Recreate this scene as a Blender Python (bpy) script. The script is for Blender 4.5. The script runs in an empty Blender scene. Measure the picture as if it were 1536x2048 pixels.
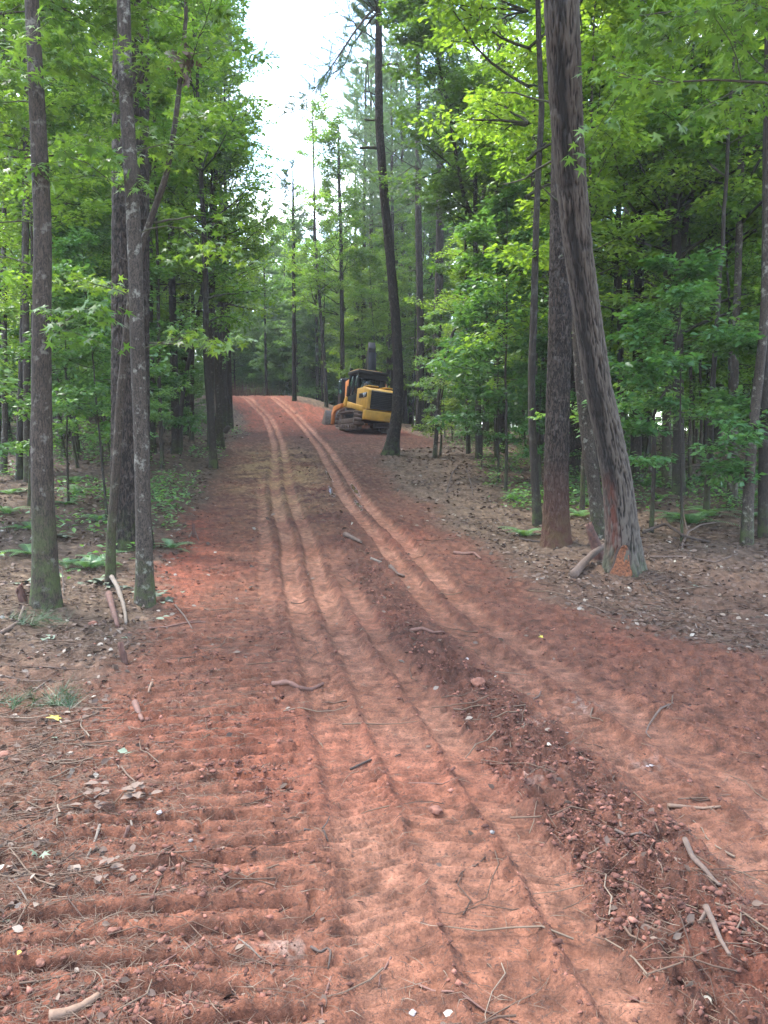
import bpy, math, random
import numpy as np
from mathutils import Vector, Matrix

scene = bpy.context.scene
C = scene.collection
R_ = math.radians

# ------------------------------------------------------------------ camera
CAM_Z = 1.7
F = 1540.0                      # focal length in pixels of the 1536x2048 photograph
PITCH = math.atan((1024 - 915) / F)
cam_d = bpy.data.cameras.new("camera")
cam = bpy.data.objects.new("camera", cam_d)
C.objects.link(cam)
cam.location = (0, 0, CAM_Z)
cam.rotation_euler = (math.pi / 2 - PITCH, 0, 0)
cam_d.sensor_fit = 'VERTICAL'
cam_d.sensor_height = 24
cam_d.lens = 24 * F / 2048
cam_d.clip_start = 0.05
cam_d.clip_end = 2000
scene.camera = cam

# ------------------------------------------------------------------ light
SUN_EL, SUN_AZ = 60.0, -60.0      # degrees; azimuth clockwise from +Y
world = bpy.data.worlds.new("World")
scene.world = world
world.use_nodes = True
wn, wl = world.node_tree.nodes, world.node_tree.links
wn.clear()
wo = wn.new("ShaderNodeOutputWorld")
bg = wn.new("ShaderNodeBackground")
sky = wn.new("ShaderNodeTexSky")
sky.sky_type = 'NISHITA'
sky.sun_disc = False
sky.sun_elevation = R_(SUN_EL)
sky.sun_rotation = R_(SUN_AZ)
sky.air_density = 1.0
sky.dust_density = .7
tc = wn.new("ShaderNodeTexCoord")
mp = wn.new("ShaderNodeMapping")
mp.inputs["Scale"].default_value = (1.6, 1.6, 3.2)
nz = wn.new("ShaderNodeTexNoise")
nz.inputs["Scale"].default_value = 1.7
nz.inputs["Detail"].default_value = 8
nz.inputs["Roughness"].default_value = 0.55
rp = wn.new("ShaderNodeValToRGB")
rp.color_ramp.elements[0].position = 0.46
rp.color_ramp.elements[1].position = 0.62
mx = wn.new("ShaderNodeMix")
mx.data_type = 'RGBA'
mx.inputs[7].default_value = (6.0, 6.4, 6.9, 1)      # sunlit cloud, in the sky texture's own units
wl.new(tc.outputs["Generated"], mp.inputs["Vector"])
wl.new(mp.outputs[0], nz.inputs["Vector"])
wl.new(nz.outputs["Fac"], rp.inputs[0])
wl.new(rp.outputs[0], mx.inputs[0])
wl.new(sky.outputs[0], mx.inputs[6])
wl.new(mx.outputs[2], bg.inputs[0])
bg.inputs[1].default_value = 0.15
wl.new(bg.outputs[0], wo.inputs[0])

sun_d = bpy.data.lights.new("sun", 'SUN')
sun_d.energy = 1.5
sun_d.angle = R_(20)
sun_d.color = (1.0, 0.95, 0.87)
sun = bpy.data.objects.new("sun", sun_d)
C.objects.link(sun)
sd = Vector((math.sin(R_(SUN_AZ)) * math.cos(R_(SUN_EL)), math.cos(R_(SUN_AZ)) * math.cos(R_(SUN_EL)), math.sin(R_(SUN_EL))))
sun.rotation_euler = sd.to_track_quat('Z', 'Y').to_euler()

scene.view_settings.view_transform = 'Standard'
scene.view_settings.look = 'None'
scene.view_settings.exposure = 3.2
scene.view_settings.gamma = 1
scene.view_settings.use_curve_mapping = False
scene.cycles.max_bounces = 7
scene.cycles.diffuse_bounces = 4
scene.cycles.transmission_bounces = 5
scene.cycles.glossy_bounces = 2
scene.cycles.transparent_max_bounces = 6
scene.cycles.use_denoising = True
scene.cycles.sample_clamp_indirect = 6

# ------------------------------------------------------------------ numpy noise
def _h(ix, iy, iz, seed):
    n = (ix.astype(np.int64) * 374761393 + iy.astype(np.int64) * 668265263 + iz.astype(np.int64) * 2147483647 + seed * 1274126177) & 0xffffffff
    n = ((n ^ (n >> 13)) * 1274126177) & 0xffffffff
    return (n ^ (n >> 16)) & 0xffffffff

def noise3(x, y, z, seed=0):
    x, y, z = np.broadcast_arrays(np.asarray(x, float), np.asarray(y, float), np.asarray(z, float))
    xi, yi, zi = np.floor(x), np.floor(y), np.floor(z)
    xf, yf, zf = x - xi, y - yi, z - zi
    u, v, w = [t * t * t * (t * (t * 6 - 15) + 10) for t in (xf, yf, zf)]
    out = 0
    for dx in (0, 1):
        for dy in (0, 1):
            for dz in (0, 1):
                h = _h(xi + dx, yi + dy, zi + dz, seed)
                a = (h & 1023) / 1023.0 * 2 - 1
                b = ((h >> 10) & 1023) / 1023.0 * 2 - 1
                c = ((h >> 20) & 1023) / 1023.0 * 2 - 1
                g = a * (xf - dx) + b * (yf - dy) + c * (zf - dz)
                out = out + g * (u if dx else 1 - u) * (v if dy else 1 - v) * (w if dz else 1 - w)
    return out * 1.4

def noise2(x, y, seed=0):
    x, y = np.broadcast_arrays(np.asarray(x, float), np.asarray(y, float))
    xi, yi = np.floor(x), np.floor(y)
    xf, yf = x - xi, y - yi
    u, v = [t * t * t * (t * (t * 6 - 15) + 10) for t in (xf, yf)]
    out = 0
    z0 = np.zeros_like(xi)
    for dx in (0, 1):
        for dy in (0, 1):
            h = _h(xi + dx, yi + dy, z0, seed)
            an = (h & 4095) / 4096.0 * 2 * np.pi
            g = np.cos(an) * (xf - dx) + np.sin(an) * (yf - dy)
            out = out + g * (u if dx else 1 - u) * (v if dy else 1 - v)
    return out * 1.5

def fbm2(x, y, oct=4, seed=0, gain=0.5):
    s, a, f = 0, 1, 1
    for o in range(oct):
        s = s + a * noise2(np.asarray(x) * f, np.asarray(y) * f, seed + o)
        a *= gain
        f *= 2.03
    return s

def sstep(x, a, b):
    t = np.clip((np.asarray(x, float) - a) / (b - a), 0, 1)
    return t * t * (3 - 2 * t)

# ------------------------------------------------------------------ terrain
def smooth_table(pts, lo, hi, sig):
    ys = np.arange(lo, hi, 0.1)
    p = np.array(pts, float)
    v = np.interp(ys, p[:, 0], p[:, 1])
    # linear extrapolation at both ends keeps the blur from bending them
    k = np.exp(-0.5 * (np.arange(-30, 31) * 0.1 / sig) ** 2)
    k /= k.sum()
    v = np.convolve(np.pad(v, 30, mode='reflect', reflect_type='odd'), k, mode='valid')
    return ys, v

PROF = smooth_table([(-40, -1), (0, 0), (4.5, 0), (8.3, .02), (12.6, .36), (17, .80), (20, 1.18), (38, 2.95), (45, 4.1), (52, 5.75), (55, 6.1), (62, 6.0), (75, 5.2), (120, 4.5), (260, 5)], -40, 260, .9)
PROFR = smooth_table([(-40, -1), (0, 0), (4.5, 0), (8.3, .05), (12.6, .36), (17, .75), (20, 1.1), (28, 1.9), (38, 2.8), (45, 3.3), (52, 3.9), (70, 4.6), (120, 6), (260, 9)], -40, 260, 1.2)
XL = smooth_table([(-40, .6), (0, .5), (2.3, .25), (4.45, -.05), (8.3, -.80), (12.6, -1.42), (16.8, -2.2), (20, -2.68), (29, -3.95), (38, -5.4), (45, -6.8), (52, -9.2), (60, -13), (80, -26), (260, -140)], -40, 260, 1.0)
XR = smooth_table([(-40, 2.3), (0, 2.2), (2.3, 1.93), (4.45, 1.58), (8.3, .72), (12.6, .14), (16.8, -.66), (20, -1.08), (29, -2.25), (38, -3.65), (45, -5.1), (52, -7.3), (60, -11), (80, -24), (260, -138)], -40, 260, 1.0)
def prof(y): return np.interp(y, *PROF)
def profr(y): return np.interp(y, *PROFR)
def xl(y): return np.interp(y, *XL)
def xr(y): return np.interp(y, *XR)

def hbase(x, y):
    x = np.asarray(x, float); y = np.asarray(y, float)
    xc = (xl(y) + xr(y)) / 2
    u = x - xc
    w = sstep(u, 2.5, 9.0)
    z = prof(y) * (1 - w) + profr(y) * w
    z = z + 0.28 * sstep(-u, 2.0, 5.5) * sstep(y, 3, 9) + 0.02 * np.clip(-u - 5, 0, 40)
    z = z - 0.02 * np.clip(u - 8, 0, 30)
    z = z + 0.10 * fbm2(x / 4.5, y / 4.5, 2, 11) * sstep(np.abs(u), 1.5, 4)
    return z

def masks(x, y):
    """zone weights of the ground"""
    x = np.asarray(x, float); y = np.asarray(y, float)
    a, b = xl(y), xr(y)
    wob = 0.03 * noise2(x * .5, y * .3, 31) + 0.018 * noise2(x * 3, y * 2.1, 32)
    m = {}
    dl, dr = x - a + wob, x - b + wob
    hw = 0.12 + 0.05 * sstep(-y, -9, -2.5)
    def ribbon(d, off, h):
        return 1 - sstep(np.abs(d - off), h * 0.7, h * 1.25)
    m['rl'] = np.maximum(ribbon(dl, -.17, hw), ribbon(dl, .19, hw))
    m['rr'] = np.maximum(ribbon(dr, -.19, hw), ribbon(dr, .18, hw))
    # second pass just inside the left wheels, seen close to the viewer
    m['r3'] = ribbon(dl, .52, .11) * sstep(-y, -14, -6)
    m['r4'] = ribbon(dl, -.52, .10) * sstep(y, 7, 9.5) * sstep(-y, -24, -16) * .7
    m['dl'], m['dr'] = dl, dr
    m['mid'] = sstep(dl, .5, .75) * sstep(-dr, .33, .6)
    # crawler imprint beside the left wheels and weak ones on the right
    m['cl'] = sstep(dl, -1.75, -1.45) * sstep(-dl, .42, .6) * sstep(-y, -22, -8)
    m['cr'] = sstep(dr, .45, .8) * sstep(-dr, -2.0, -1.3) * sstep(-y, -15, -6) * .75
    edge_l = -1.75 + .35 * noise2(y * .35, x * .1, 41) + .18 * noise2(y * 1.3, x * .5, 42)
    edge_r = 1.25 + .35 * noise2(y * .3, x * .1 + 9, 43) + .2 * noise2(y * 1.2, x * .5, 44)
    nearw = sstep(-y, -9, -3)
    # grubbed strip widens towards the viewer and round the machine
    edge_l = edge_l + .15 * nearw + .5 * sstep(y, 24, 40)
    edge_r = edge_r + 1.9 * nearw + 3.8 * sstep(y, 24, 33) * sstep(-y, -50, -44)
    m['road'] = sstep(dl, edge_l - .35, edge_l + .25) * sstep(-dr, -edge_r - .4, -edge_r + .3)
    m['roadhard'] = (dl > edge_l) & (dr < edge_r)
    m['tyre'] = np.clip(m['rl'] + m['rr'] + m['r3'] + m['r4'], 0, 1)
    return m

def height(x, y, m=None, detail=True):
    x = np.asarray(x, float); y = np.asarray(y, float)
    z = hbase(x, y)
    if m is None:
        m = masks(x, y)
    a, b = xl(y), xr(y)
    ml = (xl(y + .2) - xl(y - .2)) / .4
    s = y + ml * (x - a)
    road, tyre = m['road'], m['tyre']
    # rough dirt everywhere, calmer under tyres
    calm = 1 - .90 * tyre - .65 * m['cl'] * (1 - tyre)
    z = z + calm * .028 * fbm2(x * 1.1, y * 1.1, 3, 3)
    z = z + calm * .018 * fbm2(x * 4.5, y * 4.5, 3, 7)
    # wheel ruts, ridge between the duals, shoulder beside them
    z = z - (.032 + .03 * sstep(y, 6, 12)) * np.maximum(m['rl'], m['rr']) - .03 * m['r3'] - .03 * m['r4']
    shoulder = np.exp(-((np.abs(m['dl']) - .40) / .07) ** 2) + np.exp(-((np.abs(m['dr']) - .42) / .08) ** 2)
    z = z + (.012 + .018 * sstep(y, 6, 12)) * shoulder * (.6 + .7 * noise2(x * 3, y * 3, 51))
    # tyre lug marks, chevrons
    ch = np.where(m['rr'] > m['rl'], np.abs(m['dr']), np.abs(m['dl']))
    lug = np.sin((s + .35 * ch + .012 * noise2(x * 6, y * 6, 55)) * 2 * np.pi / .075)
    far = sstep(-y, -18, -6)
    z = z + .0115 * np.clip(lug * 2.2, -1, .6) * np.clip(tyre + .55 * road * (1 - m['cl']) * (1 - m['mid']) * sstep(-y, -9, -5), 0, 1) * far * (.55 + .6 * sstep(noise2(x * 1.3, y * .7, 57), -.3, .3))
    # crawler grousers: saw-tooth bars
    per = .15
    ph = (s + .045 * noise2(x * 1.2, y * 1.2, 61) + .012 * noise2(x * 5, y * 5, 62)) / per
    t = ph - np.floor(ph)
    saw = .45 + .45 * (t - .5) - 1.0 * np.exp(-((t - .5) / .11) ** 2) + .25 * np.exp(-((t - .68) / .08) ** 2)
    brk = .15 + .95 * sstep(noise2(x * 1.8, y * 4.5, 63), -.45, .35)
    z = z + .064 * (saw - .3) * m['cl'] * brk
    ph2 = (s * 1.0 + .35 * (x - b) + .05 * noise2(x, y, 65)) / .2
    t2 = ph2 - np.floor(ph2)
    saw2 = np.where(t2 < .7, t2 / .7, (1 - t2) / .3)
    z = z + .055 * (saw2 ** 1.5 - .45) * m['cr'] * (.3 + sstep(noise2(x * 1.5, y * 3, 66), -.3, .3))
    # weaker bars right across the compacted middle
    ph3 = (s + .25 * np.abs(m['dl']) + .03 * noise2(x * 2, y * 2, 67)) / .16
    t3 = ph3 - np.floor(ph3)
    z = z + .030 * (t3 ** 2 - .4) * (.3 + sstep(noise2(x * 2.2, y * 3, 68), -.3, .3)) * road * (1 - m['cl']) * (1 - .5 * tyre) * far
    # windrow of torn loose soil between the wheels
    rid = 1 - np.abs(fbm2(x * 5.5, y * 5.5, 3, 71))
    blk = np.floor(3 * fbm2(x * 7, y * 7, 2, 75)) / 3
    z = z + m['mid'] * (.018 + .062 * (rid - .6) + .018 * blk) * (.35 + .65 * sstep(-y, -14, -3))
    z = z + (1 - road) * (.035 * (1 - np.abs(fbm2(x * 3, y * 3, 3, 81))) - .01)
    if detail:
        c2 = 1 - .65 * tyre - .35 * m['cl'] * (1 - tyre)
        z = z + c2 * (.010 + .012 * m['mid'] + .004 * road) * fbm2(x * 15, y * 20, 3, 91) + c2 * (.007 + .014 * m['mid']) * (1 - np.abs(noise2(x * 34, y * 34, 93)))
        # small pits where the soil tore
        pit = sstep(noise2(x * 9, y * 9, 97), .42, .62)
        z = z - .022 * pit * (1 - tyre)
    return z

def dirs(px, py):
    a, u = (px - 768) / F, (1024 - py) / F
    c, s = math.cos(PITCH), math.sin(PITCH)
    return (a, c + u * s, -s + u * c)

def ground_at(px, py):
    """where the line of sight through a spot of the photograph meets the terrain"""
    d = dirs(px, py)
    t = np.geomspace(1.0, 150, 6000)
    g = hbase(d[0] * t, d[1] * t)
    z = CAM_Z + d[2] * t
    hit = np.nonzero(z <= g)[0]
    k = t[hit[0]] if len(hit) else 60.0
    return Vector((d[0] * k, d[1] * k, float(hbase(d[0] * k, d[1] * k))))

def at_depth(px, py, Y):
    d = dirs(px, py)
    k = Y / d[1]
    return Vector((d[0] * k, Y, CAM_Z + d[2] * k))

# ------------------------------------------------------------------ mesh building
def make_mesh(name, V, faces, attrs=None, smooth=False):
    """V (n,3); faces: list of (k, array(m,k)); attrs: {name: (type, array)}"""
    me = bpy.data.meshes.new(name)
    V = np.asarray(V, np.float32)
    me.vertices.add(len(V))
    me.vertices.foreach_set("co", V.ravel())
    if not isinstance(faces, list):
        faces = [faces]
    faces = [np.asarray(f, np.int32) for f in faces if len(f)]
    tot = sum(f.shape[0] for f in faces)
    loops = np.concatenate([f.ravel() for f in faces])
    sizes = np.concatenate([np.full(f.shape[0], f.shape[1], np.int32) for f in faces])
    starts = np.concatenate([[0], np.cumsum(sizes)[:-1]]).astype(np.int32)
    me.loops.add(len(loops))
    me.loops.foreach_set("vertex_index", loops)
    me.polygons.add(tot)
    me.polygons.foreach_set("loop_start", starts)
    me.polygons.foreach_set("loop_total", sizes)
    if smooth:
        me.polygons.foreach_set("use_smooth", np.ones(tot, bool))
    for k, (ty, arr) in (attrs or {}).items():
        at = me.attributes.new(k, ty, 'POINT')
        key = {'FLOAT': 'value', 'FLOAT_VECTOR': 'vector', 'FLOAT_COLOR': 'color'}[ty]
        at.data.foreach_set(key, np.asarray(arr, np.float32).ravel())
    me.update()
    me.validate()
    return me

def obj(name, me, mat=None, parent=None, loc=None):
    o = bpy.data.objects.new(name, me)
    if name in ('branches', 'crown'): o['kind'] = 'stuff'
    C.objects.link(o)
    if mat is not None and me is not None and not me.materials:
        me.materials.append(mat)
    if parent is not None:
        o.parent = parent
    if loc is not None:
        o.location = loc
    return o

def tag(o, label=None, cat=None, group=None, kind=None):
    if label: o['label'] = label
    if cat: o['category'] = cat
    if group: o['group'] = group
    if kind: o['kind'] = kind
    return o

def empty(name, loc=(0, 0, 0), rz=0):
    o = bpy.data.objects.new(name, None)
    C.objects.link(o)
    o.location = loc
    o.rotation_euler = (0, 0, rz)
    o.empty_display_size = .2
    return o

class Geo:
    """collects vertices, faces and attribute values for one mesh"""
    def __init__(s):
        s.V, s.F, s.A, s.n = [], {}, {}, 0
    def add(s, V, faces, **attrs):
        V = np.asarray(V, float)
        for f in (faces if isinstance(faces, list) else [faces]):
            f = np.asarray(f, np.int64)
            if len(f):
                s.F.setdefault(f.shape[1], []).append(f + s.n)
        s.V.append(V)
        for k, v in attrs.items():
            s.A.setdefault(k, []).append(np.asarray(v, float))
        s.n += len(V)
        return s
    def mesh(s, name, smooth=False):
        V = np.concatenate(s.V)
        at = {}
        for k, v in s.A.items():
            v = np.concatenate(v)
            at[k] = ('FLOAT' if v.ndim == 1 else ('FLOAT_VECTOR' if v.shape[1] == 3 else 'FLOAT_COLOR'), v)
        return make_mesh(name, V, [np.concatenate(f) for f in s.F.values()], at, smooth)

def frames(P):
    P = np.asarray(P, float)
    T = np.gradient(P, axis=0)
    T /= np.linalg.norm(T, axis=1)[:, None] + 1e-9
    ref = np.array([1.0, 0, 0]) if abs(T[0, 0]) < .8 else np.array([0, 1.0, 0])
    N = np.empty_like(P)
    n = ref - T[0] * ref.dot(T[0])
    n /= np.linalg.norm(n)
    N[0] = n
    for i in range(1, len(P)):
        n = N[i - 1] - T[i] * N[i - 1].dot(T[i])
        n /= np.linalg.norm(n) + 1e-9
        N[i] = n
    return T, N, np.cross(T, N)

def tube(P, rad, seg=6, disp=None, cap=True):
    """swept tube; disp(theta (1,seg), v (n,1), r) -> radius offset. returns V, faces, bark coords"""
    P = np.asarray(P, float)
    rad = np.broadcast_to(np.asarray(rad, float), (len(P),))
    T, N, B = frames(P)
    th = np.linspace(0, 2 * np.pi, seg, endpoint=False)
    L = np.concatenate([[0], np.cumsum(np.linalg.norm(np.diff(P, axis=0), axis=1))])
    rr = np.repeat(rad[:, None], seg, 1)
    if disp is not None:
        rr = rr + disp(th[None, :], L[:, None], rr)
    V = P[:, None, :] + rr[..., None] * (np.cos(th)[None, :, None] * N[:, None, :] + np.sin(th)[None, :, None] * B[:, None, :])
    n = len(P)
    i = np.arange(n - 1)[:, None] * seg
    j = np.arange(seg)[None, :]
    jn = (j + 1) % seg
    Q = np.stack([i + j, i + jn, i + seg + jn, i + seg + j], -1).reshape(-1, 4)
    bark = np.stack([np.repeat(rad[:, None], seg, 1) * np.cos(th)[None, :], np.repeat(rad[:, None], seg, 1) * np.sin(th)[None, :], np.repeat(L[:, None], seg, 1)], -1).reshape(-1, 3)
    V = V.reshape(-1, 3)
    faces = [Q]
    if cap:
        V = np.concatenate([V, P[-1:], P[:1]])
        bark = np.concatenate([bark, [[0, 0, L[-1]]], [[0, 0, 0]]])
        jj = np.arange(seg)
        top = (n - 1) * seg
        faces.append(np.stack([top + jj, top + (jj + 1) % seg, np.full(seg, n * seg)], -1))
        faces.append(np.stack([(jj + 1) % seg, jj, np.full(seg, n * seg + 1)], -1))
    return V, faces, bark

def resample(P, rad, step):
    """smooth curve through points"""
    P = np.asarray(P, float); rad = np.asarray(rad, float)
    L = np.concatenate([[0], np.cumsum(np.linalg.norm(np.diff(P, axis=0), axis=1))])
    n = max(4, int(L[-1] / step))
    s = np.linspace(0, L[-1], n)
    Q = np.stack([np.interp(s, L, P[:, k]) for k in range(3)], 1)
    r = np.interp(s, L, rad)
    k = max(1, int(.30 * L[-1] / (len(P)) / (L[-1] / n)))
    if k > 1:
        ker = np.hanning(2 * k + 3)[1:-1]; ker /= ker.sum()
        h = len(ker) // 2
        Q = np.stack([np.convolve(np.pad(Q[:, a], h, mode='reflect', reflect_type='odd'), ker, mode='valid') for a in range(3)], 1)
        r = np.convolve(np.pad(r, h, mode='reflect', reflect_type='odd'), ker, mode='valid')
    return Q, r

# leaf templates: y along the leaf, z its upper side
def leaf_simple():
    V = np.array([(0, 0, 0), (.30, .45, .07), (0, 1, -.06), (-.30, .45, .07)])
    return V, np.array([(0, 1, 2), (0, 2, 3)])
def leaf_oval():
    V = np.array([(0, 0, 0), (.24, .25, .05), (.30, .58, .04), (0, 1.05, -.12), (-.30, .58, .04), (-.24, .25, .05), (0, .45, -.01)])
    return V, np.array([(6, 0, 1), (6, 1, 2), (6, 2, 3), (6, 3, 4), (6, 4, 5), (6, 5, 0)])
def leaf_star():
    an = [-90, -48, -20, 10, 32, 62, 90, 118, 148, 170, 200, 228]
    ra = [.10, .22, .60, .27, .78, .30, .95, .30, .78, .27, .60, .22]
    pts = [(r * math.cos(R_(a)), .35 + r * math.sin(R_(a)) * .9, -.16 * r * r) for a, r in zip(an, ra)]
    V = np.array([(0, .35, .03)] + pts)
    n = len(pts)
    return V, np.array([(0, 1 + i, 1 + (i + 1) % n) for i in range(n)])
LEAF = {'simple': leaf_simple(), 'oval': leaf_oval(), 'star': leaf_star()}

def leaves_into(geo, pos, fwd, size, rng, kind='simple', flat=.45, tint=None):
    n = len(pos)
    if not n: return
    LV, LF = LEAF[kind]
    f = fwd / (np.linalg.norm(fwd, axis=1)[:, None] + 1e-9)
    up = np.stack([rng.normal(0, flat, n), rng.normal(0, flat, n), np.ones(n)], 1)
    x = np.cross(f, up); x /= np.linalg.norm(x, axis=1)[:, None] + 1e-9
    z = np.cross(x, f)
    s = size * rng.uniform(.65, 1.25, n)
    V = pos[:, None, :] + s[:, None, None] * (LV[None, :, 0:1] * x[:, None, :] + LV[None, :, 1:2] * f[:, None, :] + LV[None, :, 2:3] * z[:, None, :])
    k = len(LV)
    Fc = (np.arange(n)[:, None, None] * k + LF[None]).reshape(-1, 3)
    if tint is None:
        tint = rng.uniform(0, 1, n)
    geo.add(V.reshape(-1, 3), Fc, tint=np.repeat(tint, k))

# ------------------------------------------------------------------ materials
def mat_new(name):
    m = bpy.data.materials.new(name)
    m.use_nodes = True
    nt = m.node_tree
    nt.nodes.clear()
    out = nt.nodes.new("ShaderNodeOutputMaterial")
    return m, nt, out
def N(nt, t, **kw):
    n = nt.nodes.new("ShaderNode" + t)
    for k, v in kw.items():
        if k.startswith("i_"):
            n.inputs[k[2:].replace("_", " ")].default_value = v
        else:
            setattr(n, k, v)
    return n
def mixc(nt, fac, a, b, blend='MIX'):
    n = nt.nodes.new("ShaderNodeMix")
    n.data_type = 'RGBA'
    n.blend_type = blend
    for s, v in ((0, fac), (6, a), (7, b)):
        if hasattr(v, 'is_output'):
            nt.links.new(v, n.inputs[s])
        else:
            n.inputs[s].default_value = v if s == 0 else (tuple(v) + (1,) if len(v) == 3 else v)
    return n.outputs[2]
def ramp(nt, src, stops):
    n = nt.nodes.new("ShaderNodeValToRGB")
    nt.links.new(src, n.inputs[0])
    e = n.color_ramp.elements
    while len(e) < len(stops): e.new(.5)
    for el, (p, c) in zip(e, stops):
        el.position = p
        el.color = (c, c, c, 1) if not isinstance(c, tuple) else (c + (1,) if len(c) == 3 else c)
    return n.outputs[0]
def noise(nt, vec, scale, detail=3, rough=.55, scl=None):
    if scl is not None:
        mpn = nt.nodes.new("ShaderNodeMapping")
        mpn.inputs["Scale"].default_value = scl
        nt.links.new(vec, mpn.inputs["Vector"])
        vec = mpn.outputs[0]
    n = nt.nodes.new("ShaderNodeTexNoise")
    n.inputs["Scale"].default_value = scale
    n.inputs["Detail"].default_value = detail
    n.inputs["Roughness"].default_value = rough
    nt.links.new(vec, n.inputs["Vector"])
    return n.outputs["Fac"]
def attr(nt, name, out="Fac"):
    n = nt.nodes.new("ShaderNodeAttribute")
    n.attribute_name = name
    return n.outputs[out]
def bump(nt, h, strength, dist):
    n = nt.nodes.new("ShaderNodeBump")
    n.inputs["Strength"].default_value = strength
    n.inputs["Distance"].default_value = dist
    nt.links.new(h, n.inputs["Height"])
    return n.outputs[0]
def principled(nt, out, col, rough=.8, nrm=None, spec=.3, metal=0):
    p = nt.nodes.new("ShaderNodeBsdfPrincipled")
    for k, v in (("Base Color", col), ("Roughness", rough), ("Specular IOR Level", spec), ("Metallic", metal)):
        if hasattr(v, 'is_output'): nt.links.new(v, p.inputs[k])
        else: p.inputs[k].default_value = (tuple(v) + (1,)) if k == "Base Color" else v
    if nrm is not None: nt.links.new(nrm, p.inputs["Normal"])
    nt.links.new(p.outputs[0], out.inputs[0])
    return p

def leaf_mat(name, dark, mid, light, trans=.42):
    m, nt, out = mat_new(name)
    t = attr(nt, "tint")
    oi = nt.nodes.new("ShaderNodeObjectInfo")
    c = ramp(nt, t, [(0, dark), (.5, mid), (.93, light), (1, tuple(min(1, v * 1.35) for v in light))])
    hs = nt.nodes.new("ShaderNodeHueSaturation")
    nt.links.new(c, hs.inputs["Color"])
    mr = nt.nodes.new("ShaderNodeMapRange")
    nt.links.new(oi.outputs["Random"], mr.inputs[0])
    mr.inputs[3].default_value = .72; mr.inputs[4].default_value = 1.22
    nt.links.new(mr.outputs[0], hs.inputs["Value"])
    mr2 = nt.nodes.new("ShaderNodeMapRange")
    nt.links.new(oi.outputs["Random"], mr2.inputs[0])
    mr2.inputs[3].default_value = .515; mr2.inputs[4].default_value = .478
    nt.links.new(mr2.outputs[0], hs.inputs["Hue"])
    p = principled(nt, out, hs.outputs[0], .42, spec=.45)
    tr = nt.nodes.new("ShaderNodeBsdfTranslucent")
    tcx = mixc(nt, 1.0, hs.outputs[0], (1.6, 1.55, .55), 'MULTIPLY')
    nt.links.new(tcx, tr.inputs[0])
    ms = nt.nodes.new("ShaderNodeMixShader")
    ms.inputs[0].default_value = trans
    nt.links.new(p.outputs[0], ms.inputs[1]); nt.links.new(tr.outputs[0], ms.inputs[2])
    nt.links.new(ms.outputs[0], out.inputs[0])
    return m

M = {}
M['leaf'] = leaf_mat('broad_leaf', (.055, .115, .026), (.10, .20, .038), (.17, .28, .05), .54)
M['leaf_near'] = leaf_mat('near_leaf', (.05, .11, .028), (.09, .165, .04), (.15, .24, .055), .48)
M['leaf_low'] = leaf_mat('understorey_leaf', (.040, .105, .040), (.07, .16, .055), (.12, .24, .07), .45)
M['needle_dark'] = leaf_mat('fresh_pine_needle', (.014, .035, .014), (.024, .055, .022), (.04, .08, .03), .15)
M['leaf_far_hazed'] = leaf_mat('hazed_hilltop_leaf', (.06, .125, .05), (.10, .20, .075), (.15, .27, .10), .5)  # far haze and brightness are put into this bluish leaf colour
M['needle'] = leaf_mat('pine_needle', (.045, .095, .048), (.075, .145, .068), (.11, .19, .08), .3)
M['fern'] = leaf_mat('fern_leaf', (.03, .08, .04), (.055, .13, .05), (.10, .20, .08), .3)

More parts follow.
